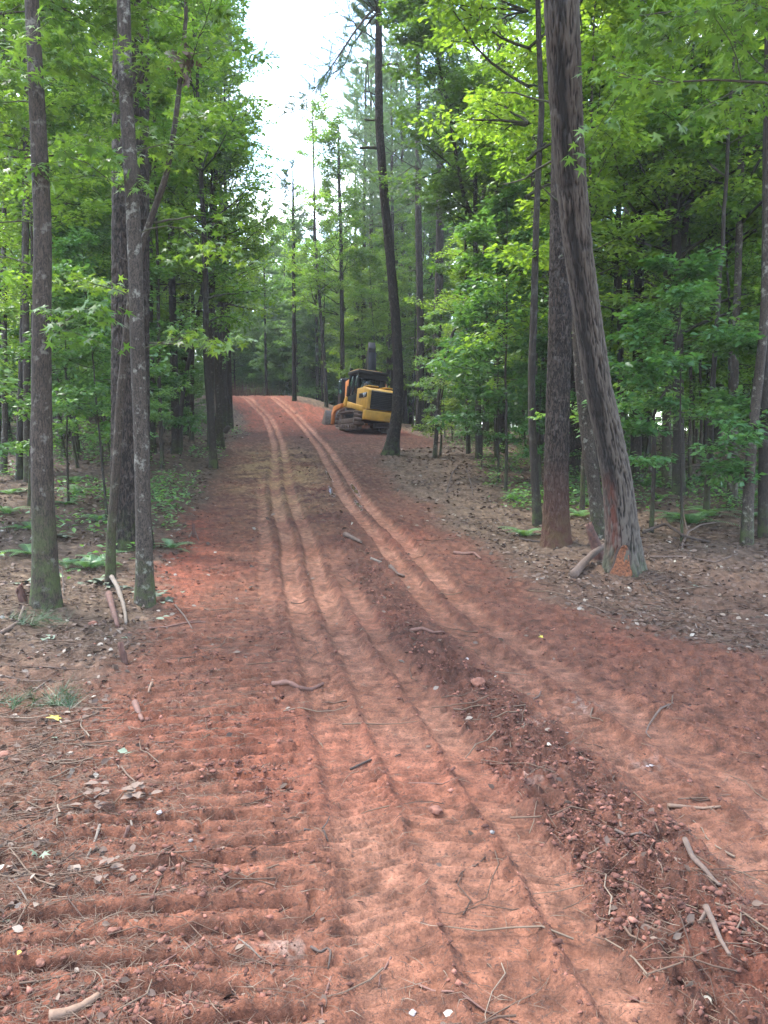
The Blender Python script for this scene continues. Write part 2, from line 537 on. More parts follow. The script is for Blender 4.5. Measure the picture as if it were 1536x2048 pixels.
def bark_mat(name, ridge, furrow, lichen, scale, stretch, bdist, moss=(.040, .055, .016), mossh=.8, lich=.5, redden=None, plates=False):
    m, nt, out = mat_new(name)
    b = attr(nt, "bark", "Vector")
    n1 = noise(nt, b, scale, 5, .6, (1, 1, stretch))
    vo = nt.nodes.new("ShaderNodeTexVoronoi")
    vo.feature = 'DISTANCE_TO_EDGE'
    vo.inputs["Scale"].default_value = scale * .55
    mpn = nt.nodes.new("ShaderNodeMapping"); mpn.inputs["Scale"].default_value = (1, 1, stretch * 1.6)
    nt.links.new(b, mpn.inputs[0])
    wn_ = nt.nodes.new("ShaderNodeTexNoise"); wn_.inputs["Scale"].default_value = scale * .8
    nt.links.new(mpn.outputs[0], wn_.inputs["Vector"])
    ad = nt.nodes.new("ShaderNodeVectorMath"); ad.operation = 'MULTIPLY_ADD'
    nt.links.new(wn_.outputs["Color"], ad.inputs[0]); ad.inputs[1].default_value = (.07, .07, .09)
    nt.links.new(mpn.outputs[0], ad.inputs[2])
    nt.links.new(ad.outputs[0], vo.inputs["Vector"])
    if plates:
        e = ramp(nt, vo.outputs["Distance"], [(0, 0.0), (.30, 1.0)])
        n1b = noise(nt, b, scale * 2.5, 3, .6, (1, 1, stretch * .6))
        h = mixc(nt, .55, e, mixc(nt, .5, n1, n1b))
    else:
        h = mixc(nt, .5, n1, noise(nt, b, scale * 2.2, 4, .65, (1, 1, stretch * 1.5)))
    big = noise(nt, b, 2.2, 3, .6, (1, 1, .35))
    col = mixc(nt, ramp(nt, h, [(.36, 0.0), (.60, 1.0)] if plates else [(.43, 0.0), (.57, 1.0)]), furrow, ridge)
    col = mixc(nt, ramp(nt, big, [(.35, 0.0), (.7, .75)]), col, mixc(nt, .5, col, furrow))
    li = noise(nt, b, 9, 4, .7)
    col = mixc(nt, ramp(nt, li, [(.56, 0.0), (.66, lich)]), col, lichen)
    # moss creeping up from the foot
    sx = nt.nodes.new("ShaderNodeSeparateXYZ"); nt.links.new(b, sx.inputs[0])
    mr = nt.nodes.new("ShaderNodeMapRange"); nt.links.new(sx.outputs[2], mr.inputs[0])
    mr.inputs[1].default_value = .2; mr.inputs[2].default_value = mossh
    mr.inputs[3].default_value = .95; mr.inputs[4].default_value = .0
    mu = nt.nodes.new("ShaderNodeMath"); mu.operation = 'MULTIPLY'
    nt.links.new(mr.outputs[0], mu.inputs[0])
    nt.links.new(ramp(nt, noise(nt, b, 6, 4, .7), [(.42, 0.0), (.6, 1.0)]), mu.inputs[1])
    col = mixc(nt, mu.outputs[0], col, moss)
    if redden:
        mr3 = nt.nodes.new("ShaderNodeMapRange"); nt.links.new(sx.outputs[2], mr3.inputs[0])
        mr3.inputs[1].default_value = .3; mr3.inputs[2].default_value = 1.6; mr3.inputs[3].default_value = .6; mr3.inputs[4].default_value = 0
        col = mixc(nt, mr3.outputs[0], col, redden)
    principled(nt, out, col, .85, bump(nt, h, .9, bdist), .2)
    return m
M['pine_bark'] = bark_mat('pine_bark', (.040, .029, .023), (.007, .005, .004), (.11, .10, .085), 46, .15, .022, lich=.35, plates=True)
M['pine_bark_red'] = bark_mat('pine_bark_red_foot', (.040, .029, .023), (.007, .005, .004), (.11, .10, .085), 46, .15, .022, lich=.3, redden=(.085, .035, .024), plates=True)
M['grey_bark'] = bark_mat('grey_bark', (.050, .037, .027), (.012, .009, .007), (.14, .13, .11), 60, .22, .010, mossh=1.5)
M['dark_bark'] = bark_mat('dark_bark', (.034, .027, .021), (.011, .0085, .007), (.09, .09, .075), 60, .22, .010, lich=.4)
M['pale_bark'] = bark_mat('pale_bark', (.056, .044, .034), (.014, .011, .009), (.17, .165, .14), 55, .35, .009, lich=.7)
M['twig'] = bark_mat('twig_bark', (.055, .045, .035), (.03, .024, .02), (.08, .075, .065), 50, .4, .003)

# the leaning oak: long narrow ridges, a dark wet run down one side
def oak_mat():
    m, nt, out = mat_new('oak_bark')
    b = attr(nt, "bark", "Vector")
    rg_ = attr(nt, "ridge")
    n1 = noise(nt, b, 150, 4, .6, (1, 1, .12))
    n2 = noise(nt, b, 70, 4, .6, (1, 1, .10))
    h = mixc(nt, .68, mixc(nt, .5, n1, n2), rg_)
    col = mixc(nt, ramp(nt, h, [(.28, 0.0), (.66, 1.0)]), (.006, .0045, .004), (.068, .056, .046))
    col = mixc(nt, ramp(nt, noise(nt, b, 7, 4, .6), [(.5, 0.0), (.7, .45)]), col, (.05, .04, .033))
    st = attr(nt, "stain")
    col = mixc(nt, st, col, (.008, .007, .0065))
    rd = attr(nt, "rust")
    col = mixc(nt, rd, col, (.075, .026, .017))
    sx = nt.nodes.new("ShaderNodeSeparateXYZ"); nt.links.new(b, sx.inputs[0])
    mr = nt.nodes.new("ShaderNodeMapRange"); nt.links.new(sx.outputs[2], mr.inputs[0])
    mr.inputs[1].default_value = .05; mr.inputs[2].default_value = .6; mr.inputs[3].default_value = .8; mr.inputs[4].default_value = 0
    mu = nt.nodes.new("ShaderNodeMath"); mu.operation = 'MULTIPLY'
    nt.links.new(mr.outputs[0], mu.inputs[0])
    nt.links.new(ramp(nt, noise(nt, b, 8, 4, .7), [(.4, 0.0), (.56, 1.0)]), mu.inputs[1])
    col = mixc(nt, mu.outputs[0], col, (.035, .045, .018))
    principled(nt, out, col, .8, bump(nt, h, 1, .010), .25)
    return m
M['oak_bark'] = oak_mat()

def ground_mat():
    m, nt, out = mat_new('dirt')
    g = nt.nodes.new("ShaderNodeNewGeometry").outputs["Position"]
    col = attr(nt, "col", "Color")
    n1 = noise(nt, g, 75, 5, .7)
    n2 = noise(nt, g, 8, 6, .65)
    n3 = noise(nt, g, 240, 2, .6)
    v = mixc(nt, .5, n1, n2)
    k = ramp(nt, v, [(.34, .38), (.50, 1.0), (.63, 1.55)])
    c = mixc(nt, 1.0, col, k, 'MULTIPLY')
    grit = ramp(nt, n3, [(.68, 0.0), (.74, .5)])
    c = mixc(nt, grit, c, (.22, .13, .10))
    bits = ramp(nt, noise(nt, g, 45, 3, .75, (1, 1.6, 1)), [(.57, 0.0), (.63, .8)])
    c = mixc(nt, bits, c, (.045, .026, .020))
    wet = attr(nt, "wet")
    mr = nt.nodes.new("ShaderNodeMapRange"); nt.links.new(wet, mr.inputs[0])
    mr.inputs[3].default_value = .97; mr.inputs[4].default_value = .10
    hh = mixc(nt, .35, n1, noise(nt, g, 130, 3, .7))
    bp = nt.nodes.new("ShaderNodeBump")
    bp.inputs["Distance"].default_value = .016
    mr2 = nt.nodes.new("ShaderNodeMapRange"); nt.links.new(wet, mr2.inputs[0])
    mr2.inputs[3].default_value = 1.0; mr2.inputs[4].default_value = .08
    nt.links.new(mr2.outputs[0], bp.inputs["Strength"])
    nt.links.new(hh, bp.inputs["Height"])
    principled(nt, out, c, mr.outputs[0], bp.outputs[0], .18)
    return m
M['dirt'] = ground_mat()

def litter_mat(name, stops, rough=.8, trans=0):
    m, nt, out = mat_new(name)
    t = attr(nt, "tint")
    c = ramp(nt, t, stops)
    principled(nt, out, c, rough, spec=.25)
    return m
M['dead_leaf'] = litter_mat('dead_leaf', [(0, (.035, .022, .016)), (.45, (.070, .045, .034)), (.8, (.115, .080, .060)), (.96, (.16, .13, .105)), (1, (.27, .25, .21))])
M['dead_needle'] = litter_mat('dead_needle', [(0, (.035, .020, .014)), (.5, (.075, .045, .030)), (.9, (.10, .070, .048)), (1, (.145, .11, .08))])
M['clod'] = litter_mat('clod', [(0, (.050, .021, .015)), (.6, (.095, .040, .029)), (.9, (.16, .066, .046)), (1, (.21, .095, .068))], .95)
def solid(name, col, rough=.6, metal=0, var=.25, scale=8, spec=.4, bstr=.15):
    m, nt, out = mat_new(name)
    t = nt.nodes.new("ShaderNodeTexCoord").outputs["Object"]
    n = noise(nt, t, scale, 5, .65)
    k = ramp(nt, n, [(.3, 1 - var), (.7, 1 + var * .5)])
    c = mixc(nt, 1.0, col, k, 'MULTIPLY')
    principled(nt, out, c, rough, bump(nt, n, bstr, .01), spec, metal)
    return m
M['yellow'] = solid('machine_yellow', (.44, .235, .030), .5, 0, .3, 3)
M['orange'] = solid('machine_orange', (.45, .15, .03), .55, 0, .3, 3)
M['black'] = solid('black_paint', (.010, .010, .012), .5, 0, .3, 5, spec=.15)
M['grille'] = solid('dark_grille', (.022, .022, .025), .6)
M['steel'] = solid('worn_steel', (.13, .11, .10), .5, .5, .4, 9)
M['mudsteel'] = solid('muddy_track_steel', (.12, .08, .065), .7, .15, .5, 10)
M['white'] = solid('white_decal', (.5, .52, .56), .5, 0, .1)
M['wood'] = solid('bare_wood', (.14, .085, .055), .75, 0, .35, 20, bstr=.5)
M['wound'] = solid('fresh_wound_wood', (.13, .042, .014), .75, 0, .9, 34, bstr=.6)
M['rot'] = solid('rotten_red_wood', (.075, .034, .025), .85, 0, .5, 18, bstr=.7)
M['stick'] = solid('weathered_stick', (.085, .056, .042), .8, 0, .4, 30, bstr=.5)
M['stick_red'] = solid('clay_stained_stick', (.105, .050, .036), .8, 0, .4, 30, bstr=.5)
M['stick_pale'] = solid('pale_stick', (.11, .088, .07), .85, 0, .3, 30, bstr=.5)
M['stick_dark'] = solid('dark_stick', (.04, .027, .021), .85, 0, .4, 30, bstr=.5)
M['rock_red'] = solid('red_clay_rock', (.15, .062, .040), .9, 0, .5, 20, bstr=.6)
M['rock_pale'] = solid('pale_quartz', (.24, .20, .19), .6, 0, .3, 25, bstr=.4)
M['rock_grey'] = solid('grey_rock', (.15, .135, .125), .75, 0, .3, 25, bstr=.4)
M['cone'] = solid('pine_cone', (.08, .043, .03), .85, 0, .4, 30)
M['leaf_yellow'] = solid('yellow_leaf', (.34, .28, .04), .6, 0, .2, 30)
M['leaf_pale'] = solid('pale_underside_leaf', (.085, .11, .072), .7, 0, .25, 30)
M['leaf_brown'] = solid('curled_brown_leaf', (.10, .065, .048), .8, 0, .3, 30)
def glass_mat():
    m, nt, out = mat_new('cab_glass')
    g = nt.nodes.new("ShaderNodeBsdfGlossy"); g.inputs["Roughness"].default_value = .04; g.inputs[0].default_value = (.9, 1, .97, 1)
    t = nt.nodes.new("ShaderNodeBsdfTransparent"); t.inputs[0].default_value = (.42, .55, .50, 1)
    fr = nt.nodes.new("ShaderNodeFresnel"); fr.inputs[0].default_value = 1.55
    ms = nt.nodes.new("ShaderNodeMixShader")
    nt.links.new(fr.outputs[0], ms.inputs[0]); nt.links.new(t.outputs[0], ms.inputs[1]); nt.links.new(g.outputs[0], ms.inputs[2])
    nt.links.new(ms.outputs[0], out.inputs[0])
    return m
M['glass'] = glass_mat()

# ------------------------------------------------------------------ ground
def build_ground():
    rs = [0.35]
    while rs[-1] < 240:
        r = rs[-1]
        k = 1.05 if r < 1.7 else 1.0050 if r < 6 else 1.0074 if r < 22 else 1.010 if r < 58 else 1.06
        rs.append(r * k)
    r = np.array(rs)
    front = np.linspace(-34, 34, 640)
    side = np.concatenate([np.linspace(35, 80, 60)[1:], np.linspace(80, 280, 50)[1:], np.linspace(280, 325, 60)[1:-1]])
    an = np.radians(np.concatenate([front, side]))
    nA, nR = len(an), len(r)
    X = (r[:, None] * np.sin(an)[None, :]).ravel()
    Y = (r[:, None] * np.cos(an)[None, :]).ravel()
    m = masks(X, Y)
    Z = height(X, Y, m)
    # ---- own colours of the soil
    def col(c): return np.array(c)[None, :]
    n_a = fbm2(X * .8, Y * .8, 3, 101)[:, None]
    n_b = fbm2(X * 3.2, Y * 3.2, 3, 105)[:, None]
    n_c = fbm2(X * 11, Y * 11, 2, 109)[:, None]
    road = m['road'][:, None]; tyre = m['tyre'][:, None]; mid = m['mid'][:, None]; cl = m['cl'][:, None]; cr = m['cr'][:, None]
    floor = col((.135, .095, .072)) * (1 - sstep(n_b, -.2, .5) * .35) + col((.055, .042, .032)) * sstep(n_c, 0, .6) * .35
    nearleft = (sstep(-Y, -7.5, -4.5) * (1 - sstep(X, .3, 1.4)))[:, None]
    floor = floor * (1 - .75 * nearleft) + .75 * nearleft * col((.145, .060, .040))
    # brown-red disturbed soil off the right of the road
    rs_ = (sstep(m['dr'], .8, 1.6) * sstep(-Y, -13, -8))[:, None]
    floor = floor * (1 - .6 * rs_) + .6 * rs_ * col((.105, .052, .039))
    base = col((.125, .050, .034)) + .03 * n_a * col((1, .5, .35))
    base = base * (1 + .25 * n_b)
    c = floor * (1 - road) + base * road
    dry = sstep(n_a + .5 * n_b, -.5, .6)
    trk = col((.250, .118, .082)) * dry + col((.195, .083, .054)) * (1 - dry)
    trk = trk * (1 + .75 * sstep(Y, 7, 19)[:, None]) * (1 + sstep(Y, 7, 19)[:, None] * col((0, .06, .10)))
    c = c * (1 - .85 * tyre) + trk * .85 * tyre
    pack = road * (1 - mid) * (1 - cl) * (1 - tyre) * sstep(-Y, -10, -4)[:, None]
    c = c * (1 - .65 * pack) + .65 * pack * col((.205, .085, .056))
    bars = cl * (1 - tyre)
    # between the smeared bars, groove shade is painted in as darker soil and debris
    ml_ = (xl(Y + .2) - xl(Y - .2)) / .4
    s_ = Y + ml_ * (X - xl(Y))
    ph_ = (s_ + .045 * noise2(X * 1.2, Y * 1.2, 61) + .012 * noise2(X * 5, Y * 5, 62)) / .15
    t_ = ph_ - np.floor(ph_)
    groove_shade = np.exp(-((t_ - .5) / .15) ** 2)[:, None] * sstep(n_c + n_b * .7, -.7, .3)
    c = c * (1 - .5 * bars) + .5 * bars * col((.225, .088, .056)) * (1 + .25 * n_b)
    c = c * (1 - .55 * bars * groove_shade) + .55 * bars * groove_shade * col((.075, .040, .030))
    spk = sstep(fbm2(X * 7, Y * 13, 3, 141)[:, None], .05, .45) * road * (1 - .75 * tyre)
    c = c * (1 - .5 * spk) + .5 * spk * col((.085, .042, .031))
    # fine debris pressed in rows across the packed middle and beside the ruts
    lo = mid * (1 - .55 * sstep(n_a, -.1, .6))
    c = c * (1 - .8 * lo) + .8 * lo * col((.095, .040, .029)) * (1 + .35 * n_b)
    # ochre subsoil on the lower slope, raw red on the bank and near the brow
    yy = Y[:, None]
    och = np.exp(-((yy - 22.5) / 5.5) ** 2) * sstep(-np.abs(X - xl(Y) + .15)[:, None], -1.7, -.5) * sstep(n_a + .4 * n_b, -.45, .35)
    c = c * (1 - .9 * och) + .9 * och * col((.42, .265, .135)) * (1 - .35 * (1 - tyre))
    red = sstep(yy, 36, 43) * road * (1 - .5 * tyre) * (.4 + .6 * sstep(n_b, -.5, .3))
    bank = np.exp(-((m['dl'] + 1.75) / .38) ** 2)[:, None] * sstep(yy, 8, 10.5) * sstep(-yy, -17, -13) * sstep(n_b, -.6, .2)
    patch = sstep(fbm2(X * .55 + 4, Y * .35, 2, 121), .28, .5)[:, None] * road
    rr = np.clip(red + bank + .35 * patch, 0, 1)
    c = c * (1 - .8 * rr) + .8 * rr * col((.24, .068, .042))
    # left-over needles and twigs make a dun film on the middle slope
    dun = (sstep(yy, 13, 19) * sstep(-yy, -36, -28) * road * (1 - tyre) * sstep(n_c + n_b * .6, -.1, .5))
    c = c * (1 - .55 * dun) + .55 * dun * col((.20, .132, .092))
    c = c * (1 - .5 * och) + .5 * och * col((.40, .26, .135))
    # whitish clay smears
    for (px, py, rad) in ((1165, 1408, .16), (1300, 1520, .10), (572, 1895, .09), (1060, 1560, .12), (1080, 1450, .1)):
        g = ground_at(px, py)
        d = np.hypot(X - g.x, Y - g.y)
        w = (np.exp(-(d / rad) ** 2) * sstep(fbm2(X * 18, Y * 18, 2, 131), -.1, .35))[:, None]
        c = c * (1 - .45 * w) + .45 * w * col((.36, .28, .265))
    c = np.clip(.62 * c * (1 + .45 * n_c), .007, .8) * col((1, .98, .88))
    # water film in the ruts
    wet = .10 * m['tyre'] + .04 * m['road']
    for (px, py, lx, ly) in ((658, 950, .07, 1.3), (663, 985, .06, 1.0), (710, 975, .08, 1.3), (716, 1010, .06, .8), (688, 846, .5, 1.2)):
        g = ground_at(px, py)
        w = np.exp(-((X - g.x - (Y - g.y) * -.15) / lx) ** 2 - ((Y - g.y) / ly) ** 2)
        w = sstep(w * (1 + .5 * n_c[:, 0]), .4, .7)
        wet = np.maximum(wet, w)
        c = c * (1 - .4 * w[:, None])
    i = np.arange(nR - 1)[:, None] * nA
    j = np.arange(nA)[None, :]
    jn = (j + 1) % nA
    Q = np.stack([i + j, i + nA + j, i + nA + jn, i + jn], -1).reshape(-1, 4)
    Q = Q[:, ::-1]
    V = np.stack([X, Y, Z], 1)
    inroad = m['roadhard'] & (Y > -3) & (Y < 70)
    fr = inroad[Q].sum(1) >= 2
    rgba = np.concatenate([c, np.ones((len(c), 1))], 1)
    for nm, sel in (('ground', ~fr), ('dirt_road', fr)):
        q = Q[sel]
        used = np.unique(q)
        remap = np.zeros(len(V), np.int64); remap[used] = np.arange(len(used))
        faces = [remap[q]]
        Vv, cc, ww = V[used], rgba[used], wet[used]
        if nm == 'ground':      # close the small hole at the viewer's feet
            ctr = np.nonzero(used < nA)[0]
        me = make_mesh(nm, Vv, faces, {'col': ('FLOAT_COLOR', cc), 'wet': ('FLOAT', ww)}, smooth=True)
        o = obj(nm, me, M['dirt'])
        tag(o, kind='structure')
build_ground()

# ------------------------------------------------------------------ trees
def branch_path(p0, d0, length, n, rng, droop=0.0, wig=.12):
    d = np.array(d0, float); d /= np.linalg.norm(d)
    P = [np.array(p0, float)]
    st = length / n
    for k in range(n):
        d = d + rng.normal(0, wig, 3) + np.array([0, 0, -droop])
        d /= np.linalg.norm(d)
        P.append(P[-1] + d * st)
    return np.array(P)

def grow_branches(rng, trunk_P, trunk_r, zlo, zhi, nb, blen, elev=(10, 45), nsub=6, sublen=.45, droop=.02, twig_geo=None, rmul=.45, az=None, taper_top=.35, seg=5):
    """limbs and side twigs along a trunk. returns anchors (pos, dir)"""
    A, D = [], []
    zs = trunk_P[:, 2]
    for k in range(nb):
        f = (k + rng.uniform(0, 1)) / nb
        z = zlo + (zhi - zlo) * f
        i = int(np.clip(np.searchsorted(zs, z), 1, len(zs) - 1))
        p0 = trunk_P[i]
        a = rng.uniform(0, 2 * np.pi) if az is None else R_(rng.uniform(*az))
        e = R_(rng.uniform(*elev) + 25 * f)
        L = blen * rng.uniform(.6, 1.15) * (1 - (1 - taper_top) * f ** 1.5)
        d0 = np.array([np.cos(a) * np.cos(e), np.sin(a) * np.cos(e), np.sin(e)])
        P = branch_path(p0, d0, L, 7, rng, droop)
        r0 = max(.006, trunk_r[i] * rmul)
        if twig_geo is not None:
            V, Fc, b = tube(P, np.linspace(r0, .004, len(P)), seg, cap=False)
            twig_geo.add(V, Fc, bark=b)
        for s in range(nsub):
            t = .25 + .75 * (s + rng.uniform(0, 1)) / nsub
            q = t * 7
            i0 = min(int(q), 6)
            pp = P[i0] + (P[i0 + 1] - P[i0]) * (q - i0)
            ax = P[i0 + 1] - P[i0]; ax /= np.linalg.norm(ax)
            side = np.cross(ax, [0, 0, 1]); side /= np.linalg.norm(side) + 1e-6
            sd_ = ax * .7 + side * (1 if s % 2 else -1) * rng.uniform(.5, 1.1) + np.array([0, 0, rng.normal(.05, .2)])
            L2 = L * sublen * (1.15 - t * .6)
            S = branch_path(pp, sd_, L2, 4, rng, droop * 1.5, .16)
            if twig_geo is not None:
                V, Fc, b = tube(S, np.linspace(.35 * r0 * (1.2 - t) + .003, .002, 5), 3, cap=False)
                twig_geo.add(V, Fc, bark=b)
            for q2 in (1, 2, 3, 4):
                A.append(S[q2]); D.append(S[q2] - S[q2 - 1])
                A.append((S[q2] + S[q2 - 1]) / 2); D.append(S[q2] - S[q2 - 1])
        A.append(P[-1]); D.append(P[-1] - P[-2])
    return np.array(A), np.array(D)

def leafy(A, D, rng, per, size, kind='simple', spread=.16, flat=.45, geo=None, droop=.25):
    n = len(A) * per
    base = np.repeat(A, per, 0)
    d = np.repeat(D / (np.linalg.norm(D, axis=1)[:, None] + 1e-9), per, 0)
    a = rng.uniform(0, 2 * np.pi, n)
    rad = spread * np.sqrt(rng.uniform(0, 1, n))
    pos = base + np.stack([np.cos(a) * rad, np.sin(a) * rad, rng.normal(0, spread * .3, n)], 1)
    fwd = .5 * d + np.stack([np.cos(a), np.sin(a), rng.normal(-droop, .3, n)], 1)
    tint = np.clip(np.repeat(rng.uniform(0, 1, len(A)), per) * .5 + rng.uniform(0, 1, n) * .5, 0, 1)
    g = geo or Geo()
    leaves_into(g, pos, fwd, size, rng, kind, flat, tint)
    return g

def straight(H, r0, rng, lean=.02, n=24, wob=.05, top=.12):
    z = np.linspace(0, H, n)
    wx = np.cumsum(rng.normal(0, wob * H / n * .6, n)); wy = np.cumsum(rng.normal(0, wob * H / n * .6, n))
    lx, ly = rng.normal(0, lean, 2)
    P = np.stack([wx - wx[0] + lx * z, wy - wy[0] + ly * z, z], 1)
    rad = r0 * (1 - (1 - top) * (z / H) ** 1.1) + r0 * .45 * np.exp(-z / .25)
    P[:, 2] -= .12
    return P, rad

def needle_tufts(A, D, rng, per=45, L=.2, w=.009, geo=None):
    g = geo or Geo()
    n = len(A) * per
    base = np.repeat(A, per, 0)
    d = np.repeat(D / (np.linalg.norm(D, axis=1)[:, None] + 1e-9), per, 0)
    v = rng.normal(0, 1, (n, 3)); v /= np.linalg.norm(v, axis=1)[:, None]
    dr = d * .75 + v * .8; dr[:, 2] += .1
    dr /= np.linalg.norm(dr, axis=1)[:, None]
    b = base - d * rng.uniform(0, .16, n)[:, None]
    s = np.cross(dr, rng.normal(0, 1, (n, 3))); s /= np.linalg.norm(s, axis=1)[:, None] + 1e-9
    ln = L * rng.uniform(.7, 1.15, n)[:, None]
    V = np.stack([b - s * w * .5, b + s * w * .5, b + dr * ln], 1).reshape(-1, 3)
    tint = np.clip(np.repeat(rng.uniform(0, 1, len(A)), per) * .6 + rng.uniform(0, .4, n), 0, 1)
    g.add(V, np.arange(3 * n).reshape(-1, 3), tint=np.repeat(tint, 3))
    return g

class Kind: pass
def kind(seed, H, r0, zlo, zhi, nb, blen, per, lsize, bark='grey_bark', leaf='leaf', seg=10, **kw):
    rng = np.random.default_rng(seed)
    k = Kind()
    lean = kw.pop('lean', .02); lk = kw.pop('lk', 'simple'); spread = kw.pop('spread', .17); top = kw.pop('top', .12)
    P, rad = straight(H, r0, rng, lean, top=top)
    g = Geo()
    V, Fc, b = tube(P, rad, seg, cap=False); g.add(V, Fc, bark=b)
    tw = Geo()
    A, D = grow_branches(rng, P, rad, zlo, zhi, nb, blen, twig_geo=tw, **kw)
    k.trunk = g.mesh('trunk', True); k.trunk.materials.append(M[bark])
    k.limbs = tw.mesh('limbs', True); k.limbs.materials.append(M['twig'] if bark != 'dark_bark' else M['dark_bark'])
    k.crown = leafy(A, D, rng, per, lsize, lk, spread).mesh('crown'); k.crown.materials.append(M[leaf])
    k.H = H; k.zlo = zlo
    return k

def pine_kind(seed, H, r0, zlo, nb, blen, per=46, stubs=10, w=.011):
    rng = np.random.default_rng(seed)
    k = Kind()
    P, rad = straight(H, r0, rng, .012, 30, .02, .3)
    g = Geo()
    V, Fc, b = tube(P, rad, 14, cap=False); g.add(V, Fc, bark=b)
    tw = Geo()
    A, D = grow_branches(rng, P, rad, zlo, H - .3, nb, blen, (-8, 30), 9, .42, -.03, tw, .28, taper_top=.35)
    for s in range(stubs):
        z = rng.uniform(zlo * .35, zlo); i = int(np.searchsorted(P[:, 2], z)) - 1
        a = rng.uniform(0, 6.28)
        B = branch_path(P[i], [math.cos(a), math.sin(a), rng.uniform(-.2, .3)], rng.uniform(.3, 1.6), 5, rng, .02, .15)
        V, Fc, b = tube(B, np.linspace(.022, .008, 6), 5, cap=False); tw.add(V, Fc, bark=b)
    sel = rng.uniform(0, 1, len(A)) < .75
    k.trunk = g.mesh('trunk', True); k.trunk.materials.append(M['pine_bark'])
    k.limbs = tw.mesh('limbs', True); k.limbs.materials.append(M['twig'])
    k.crown = needle_tufts(A[sel], D[sel], rng, per, .2, w).mesh('crown'); k.crown.materials.append(M['needle'])
    k.H = H; k.zlo = zlo
    return k

K = {}
K['hard'] = [kind(100 + i, (17, 15, 19)[i], (.12, .10, .15)[i], (4.2, 3.4, 5.0)[i], (17, 15, 19)[i] - .3, 46, (3.1, 2.7, 3.4)[i], 5, .13, bark=('grey_bark', 'dark_bark', 'grey_bark')[i], elev=(5, 40), nsub=7) for i in range(3)]
K['sub'] = [kind(200 + i, (9, 8, 10.5)[i], (.05, .045, .06)[i], (1.9, 2.3, 2.6)[i], (9, 8, 10.5)[i] - .1, 34, (2.3, 2.0, 2.4)[i], 6, .115, bark=('dark_bark', 'grey_bark', 'dark_bark')[i], elev=(0, 25), nsub=7, leaf='leaf', lean=.05) for i in range(3)]
K['sapling'] = [kind(300 + i, (4.2, 3.3, 5.2)[i], (.022, .018, .028)[i], (.9, .6, 1.6)[i], (4.2, 3.3, 5.2)[i], 20, (1.2, 1.0, 1.3)[i], 5, .11, bark='dark_bark', elev=(-5, 15), nsub=6, leaf='leaf_low', seg=6, lean=.06, lk='simple', spread=.13) for i in range(3)]
K['pole'] = [kind(400 + i, (13, 11, 14)[i], (.055, .045, .065)[i], (5.0, 4.0, 6.0)[i], (13, 11, 14)[i], 22, 1.7, 8, .125, bark=('dark_bark', 'grey_bark', 'pale_bark')[i], elev=(10, 45), nsub=6, lean=.035) for i in range(3)]
K['edge'] = [kind(500 + i, (11, 8)[i], .09, .4, (11, 8)[i], 60, (2.9, 2.5)[i], 6, .15, bark='grey_bark', elev=(-5, 30), nsub=7, leaf='leaf_far_hazed') for i in range(2)]
K['pine'] = [pine_kind(600 + i, (25, 22, 27)[i], (.20, .17, .22)[i], (13, 11, 15)[i], (40, 38, 42)[i], (3.6, 3.2, 3.9)[i]) for i in range(3)]
K['midpine'] = [pine_kind(650, 15, .11, 4.5, 40, 2.8)]

def place(kname, vi, x, y, rz, s, name, label, cat, group, sz=1.0, lim=True):
    k = K[kname][vi % len(K[kname])]
    z = float(hbase(x, y))
    r = empty(name, (x, y, z), rz)
    r.scale = (s, s, s * sz)
    tag(r, label, cat, group)
    for nm, me in (('trunk', k.trunk), ('branches', k.limbs), ('crown', k.crown)):
        obj(nm, me, None, r)
    return r

